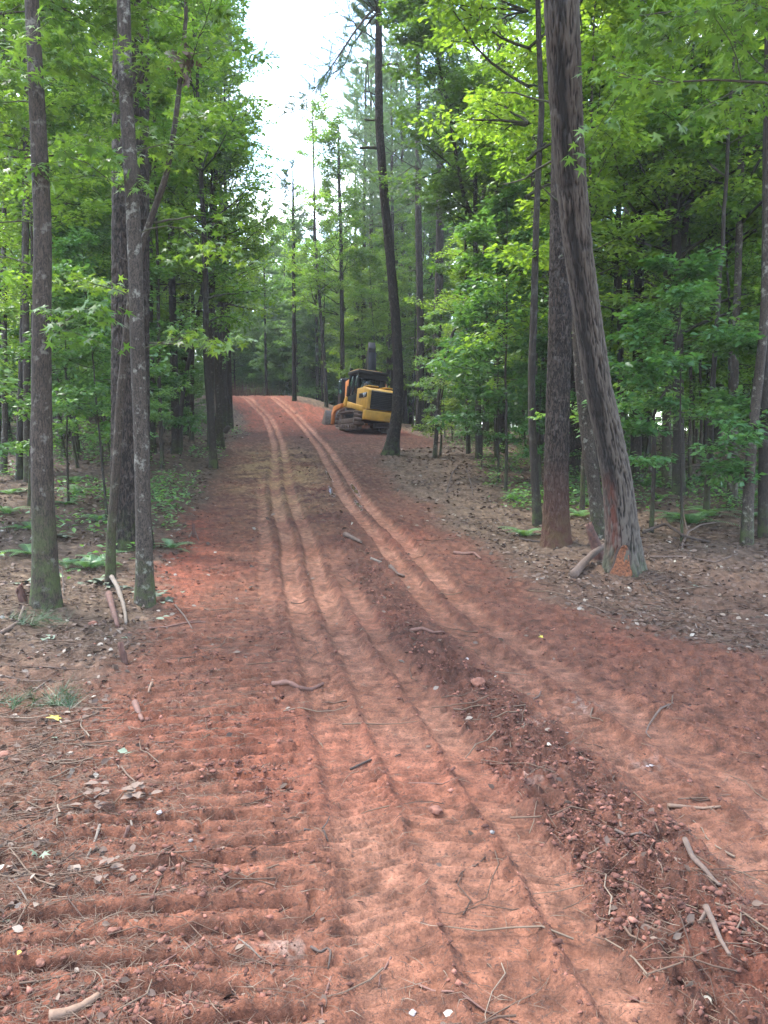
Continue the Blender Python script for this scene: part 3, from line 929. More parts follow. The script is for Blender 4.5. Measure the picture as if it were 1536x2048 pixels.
def custom_tree(name, label, pts, bark, cat='tree', depths=None, extend=8.0, seg=16, step=.25, disp=None, crown=None, crown_s=1.0, group=None, extra=None, flare=.35, foot=None, cbase=None, attrs=None):
    """pts: [(px, py, width_px)...] from the foot upward, in photograph pixels."""
    if foot is None:
        foot = ground_at(pts[0][0], pts[0][1])
    Y0 = foot.y
    P, rad = [], []
    for i, (px, py, w) in enumerate(pts):
        Y = Y0 + (depths[i] if depths else 0)
        p = at_depth(px, py, Y)
        P.append(np.array(p)); rad.append(w / 2 * Y / F)
    P = np.array(P); rad = np.array(rad)
    P[0, 2] = foot.z - .15
    if crown:
        kk = K[crown[0]][crown[1]]
        cb = (9.5 if foot.y < 14 else 5.5) if crown[0] != 'pine' else max(11.0, P[-1, 2] - foot.z - 2)
        if crown[0] == 'pole': cb = 4.5
        if cbase: cb = cbase
        extend = max(2.0, foot.z + cb + (kk.H - kk.zlo) * crown_s - P[-1, 2])
    if extend > 0:
        d = P[-1] - P[-2]; d /= np.linalg.norm(d)
        d = d * .2 + np.array([0, 0, .8]); d /= np.linalg.norm(d)
        P = np.concatenate([P, [P[-1] + d * extend * .5, P[-1] + d * extend]])
        rad = np.concatenate([rad, [rad[-1] * .75, rad[-1] * .4]])
    Q, r = resample(P, rad, step)
    up_ = Q[:, 2] - foot.z
    vis = (1024 / F * .62) * foot.y + 2.2
    keep_ = (up_ < vis) | (np.arange(len(Q)) % max(1, int(.5 / step)) == 0)
    keep_[-1] = True
    Q, r = Q[keep_], r[keep_]
    L = np.concatenate([[0], np.cumsum(np.linalg.norm(np.diff(Q, axis=0), axis=1))])
    r = r * (1 + flare * np.exp(-L / .28))
    root = empty(name, tuple(foot))
    tag(root, label, cat, group)
    Ql = Q - np.array(foot)
    g = Geo()
    V, Fc, b = tube(Ql, r, seg, disp)
    ex = attrs(V, b) if attrs else {}
    g.add(V, Fc, bark=b, **ex)
    me = g.mesh('trunk', True)
    t = obj('trunk', me, M[bark], root)
    if crown:
        # crown and limbs of a grown tree, set so that they start where this trunk leaves off
        for nm, mm in (('branches', kk.limbs), ('crown', kk.crown)):
            o = obj(nm, mm, None, root)
            top = Ql[-1]
            o.scale = (crown_s,) * 3
            o.location = (top[0], top[1], top[2] - kk.H * crown_s)
            o.rotation_euler = (0, 0, (hash(label) % 628) / 100 if False else (sum(map(ord, label)) % 628) / 100)
    root['_n'] = 0
    del root['_n']
    return root, t, Ql, r, foot

def furrow(seed, kx, kz, amp, ridge=True):
    def f(th, v, r):
        x = np.cos(th) * r * kx; y = np.sin(th) * r * kx
        n = noise3(x, y, v * kz, seed)
        n2 = noise3(x * 2.1, y * 2.1, v * kz * 2.3, seed + 5)
        h = np.clip(np.abs(n) * 5, 0, 1) * 1.5 - .9 + .5 * n2 if ridge else n + .5 * n2
        return amp * np.clip(h, -1, 1)
    return f

def add_sprays(root, Ql, r, rng, zlo, zhi, n, blen, per, size, kindl='star', leaf='leaf_near', az=None, elev=(0, 30), nsub=5, droop=.03, bark='twig', rmul=.2):
    tw = Geo()
    zs = Ql[:, 2]
    A, D = grow_branches(rng, Ql, np.minimum(r, .04), zlo, zhi, n, blen, elev, nsub, .5, droop, tw, rmul, az)
    obj('branches', tw.mesh('branches', True), M[bark], root)
    obj('crown', leafy(A, D, rng, per, size, kindl, .12, .5, droop=.35).mesh('crown'), M[leaf], root)

RNG = np.random.default_rng(7)
# --- the trees one can point to -------------------------------------------------
t1 = custom_tree('hardwood_tree', 'slim grey-barked trunk, leftmost of the near trees, leafy litter at its foot', [(92, 1214, 56), (90, 1100, 46), (85, 1000, 43), (83, 850, 39), (83, 650, 35), (86, 450, 33), (76, 250, 30), (70, 120, 27), (62, -20, 25)], 'grey_bark', seg=40, step=.05, disp=furrow(1, 26, 5, .004), crown=('hard', 0))
add_sprays(t1[0], t1[2], t1[3], RNG, 2.2, 7.5, 7, 1.6, 3, .10)
t2 = custom_tree('pine_tree', 'thick dark-furrowed pine standing behind two thin stems left of the road', [(260, 1098, 82), (260, 1050, 76), (261, 900, 72), (261, 700, 70), (261, 400, 68), (262, 150, 66), (262, -20, 64)], 'pine_bark', seg=96, step=.028, disp=furrow(2, 26, 5.5, .015), crown=('pine', 0), extend=12)
t3 = custom_tree('hardwood_tree', 'straight lichen-patched trunk with mossy foot right in front of the big left pine', [(290, 1212, 40), (289, 1120, 32), (286, 1000, 30), (282, 850, 29), (275, 700, 28), (272, 550, 27), (262, 350, 27), (252, 200, 26), (247, -20, 25)], 'pale_bark', seg=36, step=.05, disp=furrow(3, 24, 6, .003), crown=('hard', 1))
add_sprays(t3[0], t3[2], t3[3], RNG, 2.6, 7.6, 9, 1.5, 3, .095)
t4 = custom_tree('hardwood_tree', 'thin crooked mossy stem leaning right across the big left pine', [(220, 1172, 22), (222, 1070, 18), (232, 950, 17), (240, 800, 16), (251, 690, 15), (263, 590, 14), (284, 490, 13), (303, 435, 12), (333, 352, 11), (350, 250, 10), (364, 130, 9), (372, 40, 7)], 'grey_bark', seg=20, step=.06, disp=furrow(4, 26, 8, .002), extend=2, flare=.15)
add_sprays(t4[0], t4[2], t4[3], RNG, 4.2, 8.6, 10, 1.5, 4, .10)

pineR = custom_tree('pine_tree', 'stout straight pine with red-stained foot just left of the leaning oak', [(1113, 1092, 56), (1112, 1040, 49), (1113, 900, 46), (1119, 700, 44), (1124, 400, 43), (1128, 150, 41), (1130, -20, 40)], 'pine_bark_red', seg=88, step=.03, disp=furrow(5, 26, 5.5, .014), crown=('pine', 1), extend=12)
pineB = custom_tree('pine_tree', 'dark pine glimpsed between the red-footed pine and the leaning oak', [(1152, 955, 40), (1150, 800, 33), (1153, 500, 31), (1160, 200, 29), (1163, -20, 28)], 'pine_bark', seg=40, step=.06, disp=furrow(6, 20, 3, .012), crown=('pine', 2), extend=12)
hwG = custom_tree('hardwood_tree', 'pale grey mossy stem rising behind the leaning oak, hidden higher up', [(1201, 1080, 32), (1193, 1000, 26), (1177, 896, 25), (1163, 775, 24), (1158, 690, 23), (1150, 560, 22), (1146, 400, 20)], 'pale_bark', seg=36, step=.05, disp=furrow(7, 22, 3, .006), extend=8, crown=('hard', 2))

oak_foot = ground_at(1247, 1140)
oak_pts = [(1247, 1140, 78), (1247, 1100, 67), (1243, 1040, 60), (1233, 950, 55), (1213, 850, 52), (1196, 775, 50), (1170, 600, 50), (1155, 488, 52), (1141, 349, 55), (1131, 209, 59), (1127, 100, 61), (1121, -30, 63)]
dps = [0, -.03, -.08, -.2, -.4, -.6, -1.0, -1.3, -1.65, -2.0, -2.3, -2.6]
def oak_ridge(th, v, r):
    # interlacing vertical ridges, about two dozen round the trunk
    c, s_ = np.cos(th), np.sin(th)
    n = noise3(c * 8.5, s_ * 8.5, v * 4.2, 8)
    n2 = noise3(c * 14 + 3, s_ * 14, v * 10.0, 18)
    return np.clip(np.clip(np.abs(n) * 3.6, 0, 1) * 1.7 - 1.0 + .9 * np.clip(np.abs(n2) * 3, 0, 1) - .35, -1, 1)
def oak_attrs(V, b):
    th = np.arctan2(b[:, 1], b[:, 0]); v = b[:, 2]
    # facing the road and the viewer
    face = np.arctan2(V[:, 1] * 0 - 1, 0)
    c = V.copy()
    st = np.zeros(len(V)); ru = np.zeros(len(V))
    # side coordinate across the trunk as seen from the road (world x relative to the axis)
    ax = np.interp(v, OAKL, OAKX)
    rr_ = np.interp(v, OAKL, OAKR)
    sx = (V[:, 0] - ax) / rr_
    front = V[:, 1] < np.interp(v, OAKL, OAKY)
    wn = .25 * noise2(v * 2.2, sx * 0, 5) + .15 * noise3(b[:, 0] * 30, b[:, 1] * 30, v * 4, 9)
    band = np.exp(-((sx + .45 + wn + .25 * np.clip(3.5 - v, -2, 2) * .3) / .33) ** 2)
    st = band * sstep(.25 + noise2(v * 1.1 + 3, 0 * v, 21) + .6 * noise3(b[:, 0] * 20, b[:, 1] * 20, v * 3, 33), -.35, .25) * sstep(v, .9, 1.6)
    for kv in (2.6, 4.0, 5.2, 6.1):
        st = np.maximum(st, np.exp(-((v - kv) / .16) ** 2 - ((sx + .3) / .35) ** 2))
    ru = np.exp(-((sx + .75) / .28) ** 2) * sstep(v, .15, .4) * sstep(-v, -1.7, -1.2) * sstep(noise3(b[:, 0] * 20, b[:, 1] * 20, v * 5, 41), -.4, .2)
    return dict(ridge=(oak_ridge(th, v, None) + 1) / 2, stain=np.clip(st * 1.1, 0, .9) * front, rust=np.clip(ru, 0, 1))
# axis table for the stains
_P = np.array([np.array(at_depth(p[0], p[1], oak_foot.y + d)) for p, d in zip(oak_pts, dps)]) - np.array(oak_foot)
_P[0, 2] = -.15
OAKL = np.concatenate([[0], np.cumsum(np.linalg.norm(np.diff(_P, axis=0), axis=1))])
OAKX, OAKY = _P[:, 0], _P[:, 1]
OAKR = np.array([p[2] / 2 * (oak_foot.y + d) / F for p, d in zip(oak_pts, dps)])
def oak_disp(th, v, r):
    base = .013 * oak_ridge(th, v, r)
    lob = .13 * r * np.cos(5 * th + 1) * np.exp(-v / .22)
    return base + lob
oak = custom_tree('oak_tree', 'big grey-ridged oak leaning left, with dark runs and an orange wound at its foot', oak_pts, 'oak_bark', cat='tree', depths=dps, extend=9, seg=104, step=.027, disp=oak_disp, crown=('hard', 2), crown_s=1.1, attrs=oak_attrs, flare=.3)

# trees of the middle distance; (name, label, pts, bark, crown)
MIDS = [
 ('pine_tree', 'leaning curved pine with short dead stubs in front of the yellow machine', [(780, 910, 36), (786, 880, 26), (794, 830, 22), (797, 760, 20), (793, 660, 19), (781, 520, 18), (769, 400, 17), (759, 260, 15.5), (757, 130, 14), (758, 40, 12)], 'pine_bark', None),
 ('hardwood_tree', 'dark slim trunk at the left edge, left of a close pair behind the first trunk', [(38, 962, 14), (40, 850, 12), (44, 700, 11), (48, 550, 10), (50, 400, 10), (52, 200, 9), (50, 40, 8)], 'dark_bark', ('hard', 1)),
 ('hardwood_tree', 'brown slim trunk, right one of a close pair behind the first trunk', [(56, 966, 16), (54, 850, 14), (53, 700, 13), (50, 560, 12), (54, 380, 10), (58, 200, 9)], 'grey_bark', ('hard', 0)),
 ('hardwood_tree', 'dark trunk half hidden behind the lichen-patched left stem', [(301, 908, 22), (300, 800, 19), (297, 650, 18), (296, 500, 17), (295, 300, 16), (294, 100, 15)], 'dark_bark', ('hard', 1)),
 ('hardwood_tree', 'black wiry stem bowing left to right beside the reddish pine', [(360, 903, 10), (361, 830, 9), (369, 760, 9), (385, 690, 8), (399, 610, 8), (412, 540, 8), (421, 460, 7), (424, 380, 6)], 'dark_bark', None),
 ('pine_tree', 'reddish-barked straight pine behind the black wiry stem left of the road', [(373, 850, 20), (372, 750, 18), (371, 600, 17), (373, 400, 16), (374, 200, 15)], 'pine_bark', ('pine', 1)),
 ('hardwood_tree', 'olive-grey trunk topped by a clump of dead brown leaves near the left verge', [(423, 903, 17), (421, 800, 15), (421, 700, 14), (423, 580, 13), (426, 470, 11), (432, 330, 8)], 'grey_bark', None),
 ('hardwood_tree', 'thin stem leaning right, touching the olive-grey trunk by the left verge', [(428, 896, 9), (437, 800, 8), (443, 700, 7), (446, 600, 6), (450, 480, 5)], 'grey_bark', ('hard', 0, .75, 5.5)),
 ('hardwood_tree', 'vine-wrapped thin trunk nearest the road on the left verge', [(462, 856, 11), (459, 760, 9), (457, 680, 8), (455, 560, 7), (452, 430, 6)], 'grey_bark', ('hard', 1, .9, 4.5)),
 ('hardwood_tree', 'slender trunk twinned with the vine-wrapped one on the left verge', [(455, 858, 7), (451, 770, 6), (449, 690, 6), (452, 590, 5)], 'grey_bark', ('pole', 2)),
 ('pine_tree', 'solitary slim pine at the right shoulder of the road where it tops the hill', [(589, 802, 9), (588, 720, 8), (588, 620, 7), (587, 500, 7)], 'pine_bark', ('pine', 1, .55, 8.5)),
 ('hardwood_tree', 'slim grey trunk right of the solitary pine on the hilltop', [(635, 800, 7), (634, 700, 6), (632, 600, 6), (628, 500, 5)], 'grey_bark', ('pole', 2)),
 ('hardwood_tree', 'whitish-sided trunk left of the parked machines', [(653, 815, 8), (650, 740, 7), (643, 650, 6), (636, 560, 6), (630, 470, 5)], 'pale_bark', ('hard', 0)),
 ('hardwood_tree', 'grey trunk just left of the parked machines', [(684, 822, 10), (685, 720, 9), (684, 620, 8), (682, 480, 7), (678, 350, 6)], 'grey_bark', ('hard', 1)),
 ('hardwood_tree', 'grey trunk rising behind the excavator between cab and hood', [(712, 822, 8), (713, 700, 8), (712, 600, 7), (711, 480, 6)], 'grey_bark', ('hard', 2)),
 ('pine_tree', 'thick brown pine just right of the leaning curved pine', [(841, 862, 20), (840, 780, 16), (841, 650, 14), (838, 520, 13), (836, 380, 12)], 'pine_bark', ('pine', 0)),
 ('pine_tree', 'tall pine with a pale sunlit upper trunk right of the machines', [(869, 862, 20), (870, 780, 17), (874, 680, 17), (878, 560, 16), (880, 450, 15), (880, 360, 14), (881, 200, 13)], 'pine_bark', ('pine', 2)),
 ('hardwood_tree', 'slim dark pole close left of the forked trunk', [(937, 908, 9), (935, 800, 8), (933, 700, 7), (931, 580, 6)], 'dark_bark', ('pole', 0)),
 ('hardwood_tree', 'dark trunk that forks high, standing on the needle-strewn verge right of the road', [(958, 918, 14), (957, 820, 12), (956, 700, 11), (954, 600, 11), (951, 500, 10), (951, 430, 9), (950, 363, 8), (965, 300, 6)], 'dark_bark', None),
 ('pine_tree', 'broad straight pine right of the forked trunk', [(1001, 905, 26), (1001, 800, 22), (1002, 650, 21), (999, 450, 20), (1000, 250, 19), (1003, 60, 18)], 'pine_bark', ('pine', 0)),
 ('hardwood_tree', 'thin dark pole at the foot of the broad straight pine', [(992, 922, 7), (991, 840, 6), (990, 760, 5), (992, 640, 5)], 'dark_bark', ('pole', 1)),
 ('hardwood_tree', 'mottled dark trunk between the broad pine and the red-footed pine, forking upward', [(1077, 1052, 20), (1070, 960, 16), (1064, 850, 15), (1063, 740, 14), (1068, 620, 14), (1071, 500, 13), (1073, 420, 12), (1078, 320, 12), (1084, 210, 11), (1078, 100, 10), (1075, -20, 10)], 'dark_bark', ('hard', 1)),
 ('pine_tree', 'straight purplish pine right of the leaning oak', [(1271, 965, 24), (1273, 850, 20), (1276, 700, 20), (1279, 488, 18), (1281, 300, 17), (1283, 100, 16), (1285, -10, 15)], 'pine_bark', ('pine', 1)),
 ('hardwood_tree', 'grey trunk that splits into a tall fork right of the leaning oak', [(1240, 960, 15), (1241, 800, 13), (1241, 690, 12), (1238, 560, 11), (1237, 420, 10), (1243, 320, 7)], 'grey_bark', None),
 ('hardwood_tree', 'stout many-limbed trunk rising through the right-hand foliage', [(1358, 990, 26), (1357, 850, 21), (1356, 663, 20), (1352, 454, 17), (1350, 330, 14), (1347, 220, 11), (1338, 80, 8)], 'dark_bark', None),
 ('hardwood_tree', 'mossy grey trunk close behind the many-limbed one', [(1333, 980, 18), (1334, 800, 16), (1336, 600, 15), (1330, 420, 13), (1326, 250, 10), (1322, 80, 9)], 'grey_bark', ('hard', 0)),
 ('hardwood_tree', 'pale smooth straight trunk near the right edge with a bent branch', [(1464, 1015, 20), (1466, 880, 17), (1470, 700, 15), (1477, 523, 13), (1483, 280, 12), (1487, 100, 11), (1488, -10, 10)], 'pale_bark', ('hard', 1)),
 ('hardwood_tree', 'pale grey trunk leaning right at the right edge, bare soil before it', [(1493, 1090, 24), (1496, 1010, 21), (1503, 880, 19), (1515, 775, 18), (1527, 670, 17), (1533, 560, 16), (1537, 440, 15), (1541, 250, 13)], 'pale_bark', ('hard', 0)),
 ('hardwood_tree', 'dark trunk cut by the right edge of the view', [(1530, 1080, 24), (1527, 980, 20), (1528, 800, 19), (1532, 600, 18), (1534, 400, 17), (1536, 150, 16)], 'dark_bark', ('hard', 2)),
 ('hardwood_tree', 'thin knobby stem under the right-hand foliage, behind the oak foot', [(1302, 1066, 10), (1306, 990, 8), (1308, 940, 8), (1307, 908, 11), (1308, 880, 7), (1307, 827, 6), (1318, 800, 5), (1340, 770, 4)], 'dark_bark', None),
 ('hardwood_tree', 'pale crooked sapling leaning right on the verge beyond the leaning pine', [(869, 918, 9), (873, 860, 8), (877, 794, 7), (886, 740, 6), (902, 675, 6), (919, 638, 5), (930, 600, 4)], 'pale_bark', None),
 ('hardwood_tree', 'short crooked sapling hugging the foot of the pale crooked one', [(880, 912, 5), (883, 870, 4), (880, 810, 4), (889, 760, 3)], 'grey_bark', None),
 ('hardwood_tree', 'black thin stem in the litter right of the lichen-patched left stem', [(325, 938, 8), (322, 860, 8), (318, 760, 7), (317, 650, 7), (316, 540, 6), (312, 420, 5)], 'dark_bark', ('pole', 0)),
 ('hardwood_tree', 'thin grey stem standing between the reddish pine and the olive-grey trunk', [(383, 882, 10), (384, 780, 8), (386, 650, 7), (385, 520, 6)], 'grey_bark', ('pole', 1)),
 ('hardwood_tree', 'slanting dark stem second right of the first trunk', [(115, 898, 9), (120, 780, 8), (122, 650, 7), (108, 520, 6), (90, 380, 5)], 'dark_bark', ('pole', 2)),
 ('hardwood_tree', 'dark stem standing halfway between the first trunk and the big left pine', [(157, 910, 9), (150, 820, 8), (143, 720, 8), (139, 600, 7), (137, 480, 6)], 'dark_bark', ('pole', 0)),
 ('hardwood_tree', 'slim stem close left of the big left pine, leaning right', [(146, 862, 8), (152, 760, 7), (160, 640, 6), (172, 540, 5), (190, 440, 5)], 'grey_bark', ('pole', 1)),
]
mids = {}
for (nm, lab, pts, bark, crown) in MIDS:
    w0 = pts[2][2]
    amp = .012 if 'pine' in bark else .004
    res = custom_tree(nm, lab, pts, bark, seg=24 if w0 > 12 else 12, step=.12 if w0 > 12 else .2, disp=furrow(len(mids) + 20, 18, 3, amp) if w0 > 12 else None,
                      crown=crown[:2] if crown else None, crown_s=crown[2] if crown and len(crown) > 2 else 1.0, cbase=crown[3] if crown and len(crown) > 3 else None, extend=10 if crown and crown[0] == 'pine' else (4 if crown else 1.5))
    mids[lab[:28]] = res
def mid(prefix):
    for k_, v_ in mids.items():
        if k_.startswith(prefix): return v_

# leaning pine: stubs, crown of needles, one long bare bough sweeping down to the left
root, t, Ql, r, foot = mid('leaning curved pine')
def limb(root, pxs, Y, r0, foot, r1=.006, name='branch', mat='twig', seg=6):
    P = np.array([np.array(at_depth(px, py, Y + dz)) for px, py, dz in pxs]) - np.array(foot)
    Q, rr_ = resample(P, np.linspace(r0, r1, len(P)), .12)
    V, Fc, b = tube(Q, rr_, seg)
    g = Geo(); g.add(V, Fc, bark=b)
    obj(name, g.mesh(name, True), M[mat], root)
    return Q
Yp = foot.y
limb(root, [(754, 296, 0), (738, 295, -.1), (720, 296, -.2)], Yp, .055, foot, .04)
limb(root, [(752, 240, 0), (740, 241, -.1), (729, 239, -.2)], Yp, .035, foot, .025)
limb(root, [(757, 300, 0), (748, 288, .1), (744, 282, .2)], Yp, .02, foot, .012)
limb(root, [(764, 131, 0), (780, 128, -.1), (797, 128, -.2), (800, 140, -.3), (792, 155, -.3), (793, 172, -.3)], Yp, .035, foot, .015)
limb(root, [(750, 190, 0), (738, 183, -.1), (730, 182, -.2)], Yp, .02, foot, .015)
limb(root, [(757, 230, 0), (738, 180, -.2), (735, 120, -.3), (728, 200, -.4), (717, 215, -.5)], Yp, .02, foot, .008)
rgn = np.random.default_rng(77)
boughs = []
B1 = limb(root, [(757, 10, 0), (735, 30, -.3), (708, 65, -.8), (685, 100, -1.2), (655, 145, -1.6), (620, 190, -2.0), (580, 230, -2.4)], Yp, .05, foot)
B2 = limb(root, [(757, 20, 0), (730, 55, .3), (705, 90, .6), (690, 130, .9), (660, 150, 1.0), (645, 165, 1.2)], Yp, .035, foot)
B3 = limb(root, [(757, 85, 0), (738, 70, .2), (715, 55, .3), (700, 35, .4), (690, 15, .5)], Yp, .03, foot)
B4 = limb(root, [(758, 30, 0), (775, -5, .2), (800, -30, .3), (840, -60, .4)], Yp, .03, foot)
A, D = [], []
tw = Geo()
for B, nn, st in ((B1, 46, .35), (B2, 16, .4), (B3, 20, .3), (B4, 20, .3)):
    for i in range(nn):
        q = rgn.uniform(st, 1) * (len(B) - 1.01); i0 = int(q)
        p = B[i0]; ax = B[i0 + 1] - B[i0]; ax /= np.linalg.norm(ax)
        v = ax * .8 + rgn.normal(0, .7, 3); v /= np.linalg.norm(v)
        S = branch_path(p, v, rgn.uniform(.3, .9), 4, rgn, -.02, .15)
        V, Fc, b = tube(S, np.linspace(.009, .004, 5), 4, cap=False); tw.add(V, Fc, bark=b)
        for q2 in (2, 3, 4):
            A.append(S[q2]); D.append(S[q2] - S[q2 - 1])
A2, D2 = grow_branches(rgn, Ql, r, at_depth(757, 60, Yp).z - foot.z, Ql[-1, 2], 26, 2.4, (0, 40), 7, .4, -.03, tw, .3)
obj('branches', tw.mesh('branches', True), M['twig'], root)
obj('crown', needle_tufts(np.concatenate([np.array(A), A2]), np.concatenate([np.array(D), D2]), rgn, 26, .21, .012).mesh('crown'), M['needle'], root)

# dark forked tree: the left limb and a broad-leaved crown
root, t, Ql, r, foot = mid('dark trunk that forks high')
Yf = foot.y
L1 = limb(root, [(955, 470, 0), (945, 440, 0), (928, 393, -.3), (915, 330, -.6), (906, 274, -.9), (898, 220, -1.1), (888, 180, -1.3), (872, 100, -1.6), (855, 30, -1.9), (845, -30, -2.1)], Yf, .075, foot, .03, mat='dark_bark', seg=10)
L2 = limb(root, [(952, 495, 0), (932, 480, -.3), (915, 458, -.6), (900, 430, -.8)], Yf, .03, foot, .01, mat='dark_bark')
L3 = limb(root, [(918, 350, -.5), (895, 325, -.8), (865, 300, -1.1), (848, 288, -1.3)], Yf, .035, foot, .01, mat='dark_bark')
rg = np.random.default_rng(5)
tw = Geo()
A, D = grow_branches(rg, L1[np.argsort(L1[:, 2])], np.full(len(L1), .05), float(L1[:, 2].min()) + 1.2, float(L1[:, 2].max()), 34, 2.6, (-5, 30), 7, .45, .02, tw, .35)
A2, D2 = grow_branches(rg, Ql, r, 7, Ql[-1, 2], 26, 2.4, (0, 35), 7, .45, .02, tw, .4)
obj('branches', tw.mesh('branches', True), M['dark_bark'], root)
obj('crown', leafy(np.concatenate([A, A2]), np.concatenate([D, D2]), rg, 5, .13, 'star', .18).mesh('crown'), M['leaf_near'], root)

def crown_on(prefix, seed, zlo, nb, blen, per, size, kindl='simple', leaf='leaf', elev=(0, 35), zhi=None):
    root, t, Ql, r, foot = mid(prefix)
    rg = np.random.default_rng(seed)
    tw = Geo()
    A, D = grow_branches(rg, Ql, r, zlo, zhi or Ql[-1, 2], nb, blen, elev, 6, .45, .02, tw, .4)
    obj('branches', tw.mesh('branches', True), M['dark_bark'], root)
    obj('crown', leafy(A, D, rg, per, size, kindl, .16).mesh('crown'), M[leaf], root)
crown_on('black wiry stem', 31, 4.5, 14, 1.6, 5, .12)
crown_on('olive-grey trunk', 32, 4.5, 26, 2.2, 6, .12)
crown_on('grey trunk that splits', 33, 5.0, 30, 2.4, 7, .13)
crown_on('stout many-limbed', 34, 3.6, 44, 3.6, 7, .13, elev=(15, 50))
crown_on('thin knobby stem', 35, 1.6, 12, 1.5, 5, .11, leaf='leaf_low', elev=(-5, 15))
crown_on('pale crooked sapling', 36, .7, 22, .9, 3, .10, leaf='leaf_near', elev=(-5, 20))
crown_on('short crooked sapling', 37, .6, 10, .7, 3, .10, leaf='leaf_near', elev=(-5, 20))
# limbs of the split trunk and the many-limbed trunk
root, t, Ql, r, foot = mid('grey trunk that splits')
limb(root, [(1241, 700, 0), (1252, 640, .1), (1258, 560, .2), (1262, 480, .3), (1265, 420, .4)], foot.y, .06, foot, .03, mat='grey_bark', seg=8)
limb(root, [(1237, 430, 0), (1228, 360, .1), (1222, 300, .2), (1205, 250, .3)], foot.y, .05, foot, .015, mat='grey_bark', seg=8)
root, t, Ql, r, foot = mid('stout many-limbed')
limb(root, [(1357, 560, 0), (1372, 440, .2), (1390, 350, .3), (1405, 280, .5), (1418, 220, .6)], foot.y, .09, foot, .03, mat='grey_bark', seg=8)
limb(root, [(1354, 480, 0), (1330, 400, .2), (1312, 330, .3), (1295, 260, .5)], foot.y, .07, foot, .02, mat='grey_bark', seg=8)
limb(root, [(1352, 420, 0), (1380, 385, -.2), (1420, 365, -.6), (1455, 350, -1), (1490, 330, -1.4)], foot.y, .045, foot, .02, mat='dark_bark', seg=8)
limb(root, [(1350, 330, 0), (1380, 200, .3), (1385, 100, .4), (1400, 20, .5)], foot.y, .06, foot, .02, mat='grey_bark', seg=8)

# clumps of dead brown leaves caught in the trees
def dead_clump(px, py, Y, label, n=60, R=.16):
    c = at_depth(px, py, Y)
    rg = np.random.default_rng(int(px))
    g = Geo()
    pos = rg.normal(0, 1, (n, 3)) * np.array([R * .6, R * .6, R])
    leaves_into(g, pos, rg.normal(0, 1, (n, 3)) + [0, 0, -1.5], .13, rg, 'oval', 1.5)
    o = empty('dead_leaf_clump', c)
    tag(o, label, 'dead leaves')
    obj('leaves', g.mesh('leaves'), M['dead_leaf'], o)['kind'] = 'stuff'
Yo = mid('olive-grey trunk')[4].y
dead_clump(430, 478, Yo - .1, 'large brown clump of dead leaves caught atop the olive-grey trunk', 130, .26)
dead_clump(395, 372, Yo - .3, 'small brown leaf clump hanging left of the olive-grey trunk', 50, .15)
dead_clump(424, 378, Yo - .2, 'middle brown leaf clump hanging just above the olive-grey trunk', 70, .17)
dead_clump(364, 120, t4[4].y - .1, 'brown wad of dead leaves at the tip of the crooked mossy stem', 60, .09)

# --- trees that stand just outside the view and reach into it
def reach_tree(x, y, label, seed, az, zlo, zhi, nb, blen, per, size):
    rg = np.random.default_rng(seed)
    z = float(hbase(x, y))
    P, rad = straight(12, .11, rg, .01)
    root = empty('hardwood_tree', (x, y, z))
    tag(root, label, 'tree')
    V, Fc, b = tube(P, rad, 14, cap=False)
    g = Geo(); g.add(V, Fc, bark=b)
    obj('trunk', g.mesh('trunk', True), M['grey_bark'], root)
    tw = Geo()
    A, D = grow_branches(rg, P, rad, zlo, zhi, nb, blen, (0, 25), 8, .42, .03, tw, .3, az, taper_top=.8)
    obj('branches', tw.mesh('branches', True), M['twig'], root)
    obj('crown', leafy(A, D, rg, per, size, 'star', .14, .5, droop=.4).mesh('crown'), M['leaf_near'], root)
reach_tree(4.7, 7.2, 'tree outside the right edge whose lobed leaves fill the top right corner', 61, (120, 240), 4.3, 7.5, 16, 2.6, 5, .10)
reach_tree(-5.2, 8.6, 'tree outside the left edge whose lobed leaves reach in at the top left', 62, (-60, 60), 4.4, 9.0, 16, 2.6, 5, .095)

# --- the woods behind: individuals copied from a few grown kinds
rf = np.random.default_rng(2024)
placed = [(v[4].x, v[4].y) for v in mids.values()] + [(q[4].x, q[4].y) for q in (t1, t2, t3, t4, pineR, pineB, hwG, oak)]
MACH = (-1.0, 42.0)
def ok(x, y, dmin):
    xc = float(xl(y) + xr(y)) / 2
    u = x - xc
    if -3.4 - (.06 * y) * .4 < u < 4.4 + (1.2 if 30 < y < 52 else 0) and y < 60: return False
    if abs(x - MACH[0]) < 5.5 and abs(y - MACH[1]) < 6: return False
    if y < 44 and x / y > -.10 and x / y < .075: return False
    if y < 31 and 0 < x / y < .115: return False
    return all((x - a) ** 2 + (y - b) ** 2 > dmin ** 2 for a, b in placed)
def side(x, y): return 'left' if x < float(xl(y)) else 'right'
TXT = {
 'pine': ('pine_tree', 'tall straight pine, one of many standing deep in the woods %s of the road', 'pines deep in the woods %s of the road'),
 'hard': ('hardwood_tree', 'tall leafy hardwood, one of many deep in the woods %s of the road', 'tall hardwoods deep in the woods %s of the road'),
 'pole': ('hardwood_tree', 'thin pole-like hardwood, one of many in the woods %s of the road', 'thin pole hardwoods in the woods %s of the road'),
 'sub': ('understory_tree', 'low leafy understory tree, one of many in the woods %s of the road', 'understory trees in the woods %s of the road'),
 'sapling': ('sapling', 'small leafy sapling, one of many on the forest floor %s of the road', 'saplings on the forest floor %s of the road'),
}
SHORT = []
def short(prefix, words):
    v_ = mid(prefix); SHORT.append((v_[4].x / v_[4].y, words))
for t_, w_ in ((t1, 'leftmost near trunk'), (t2, 'big left pine'), (oak, 'leaning oak'), (pineR, 'red-footed pine')):
    SHORT.append((t_[4].x / t_[4].y, w_))
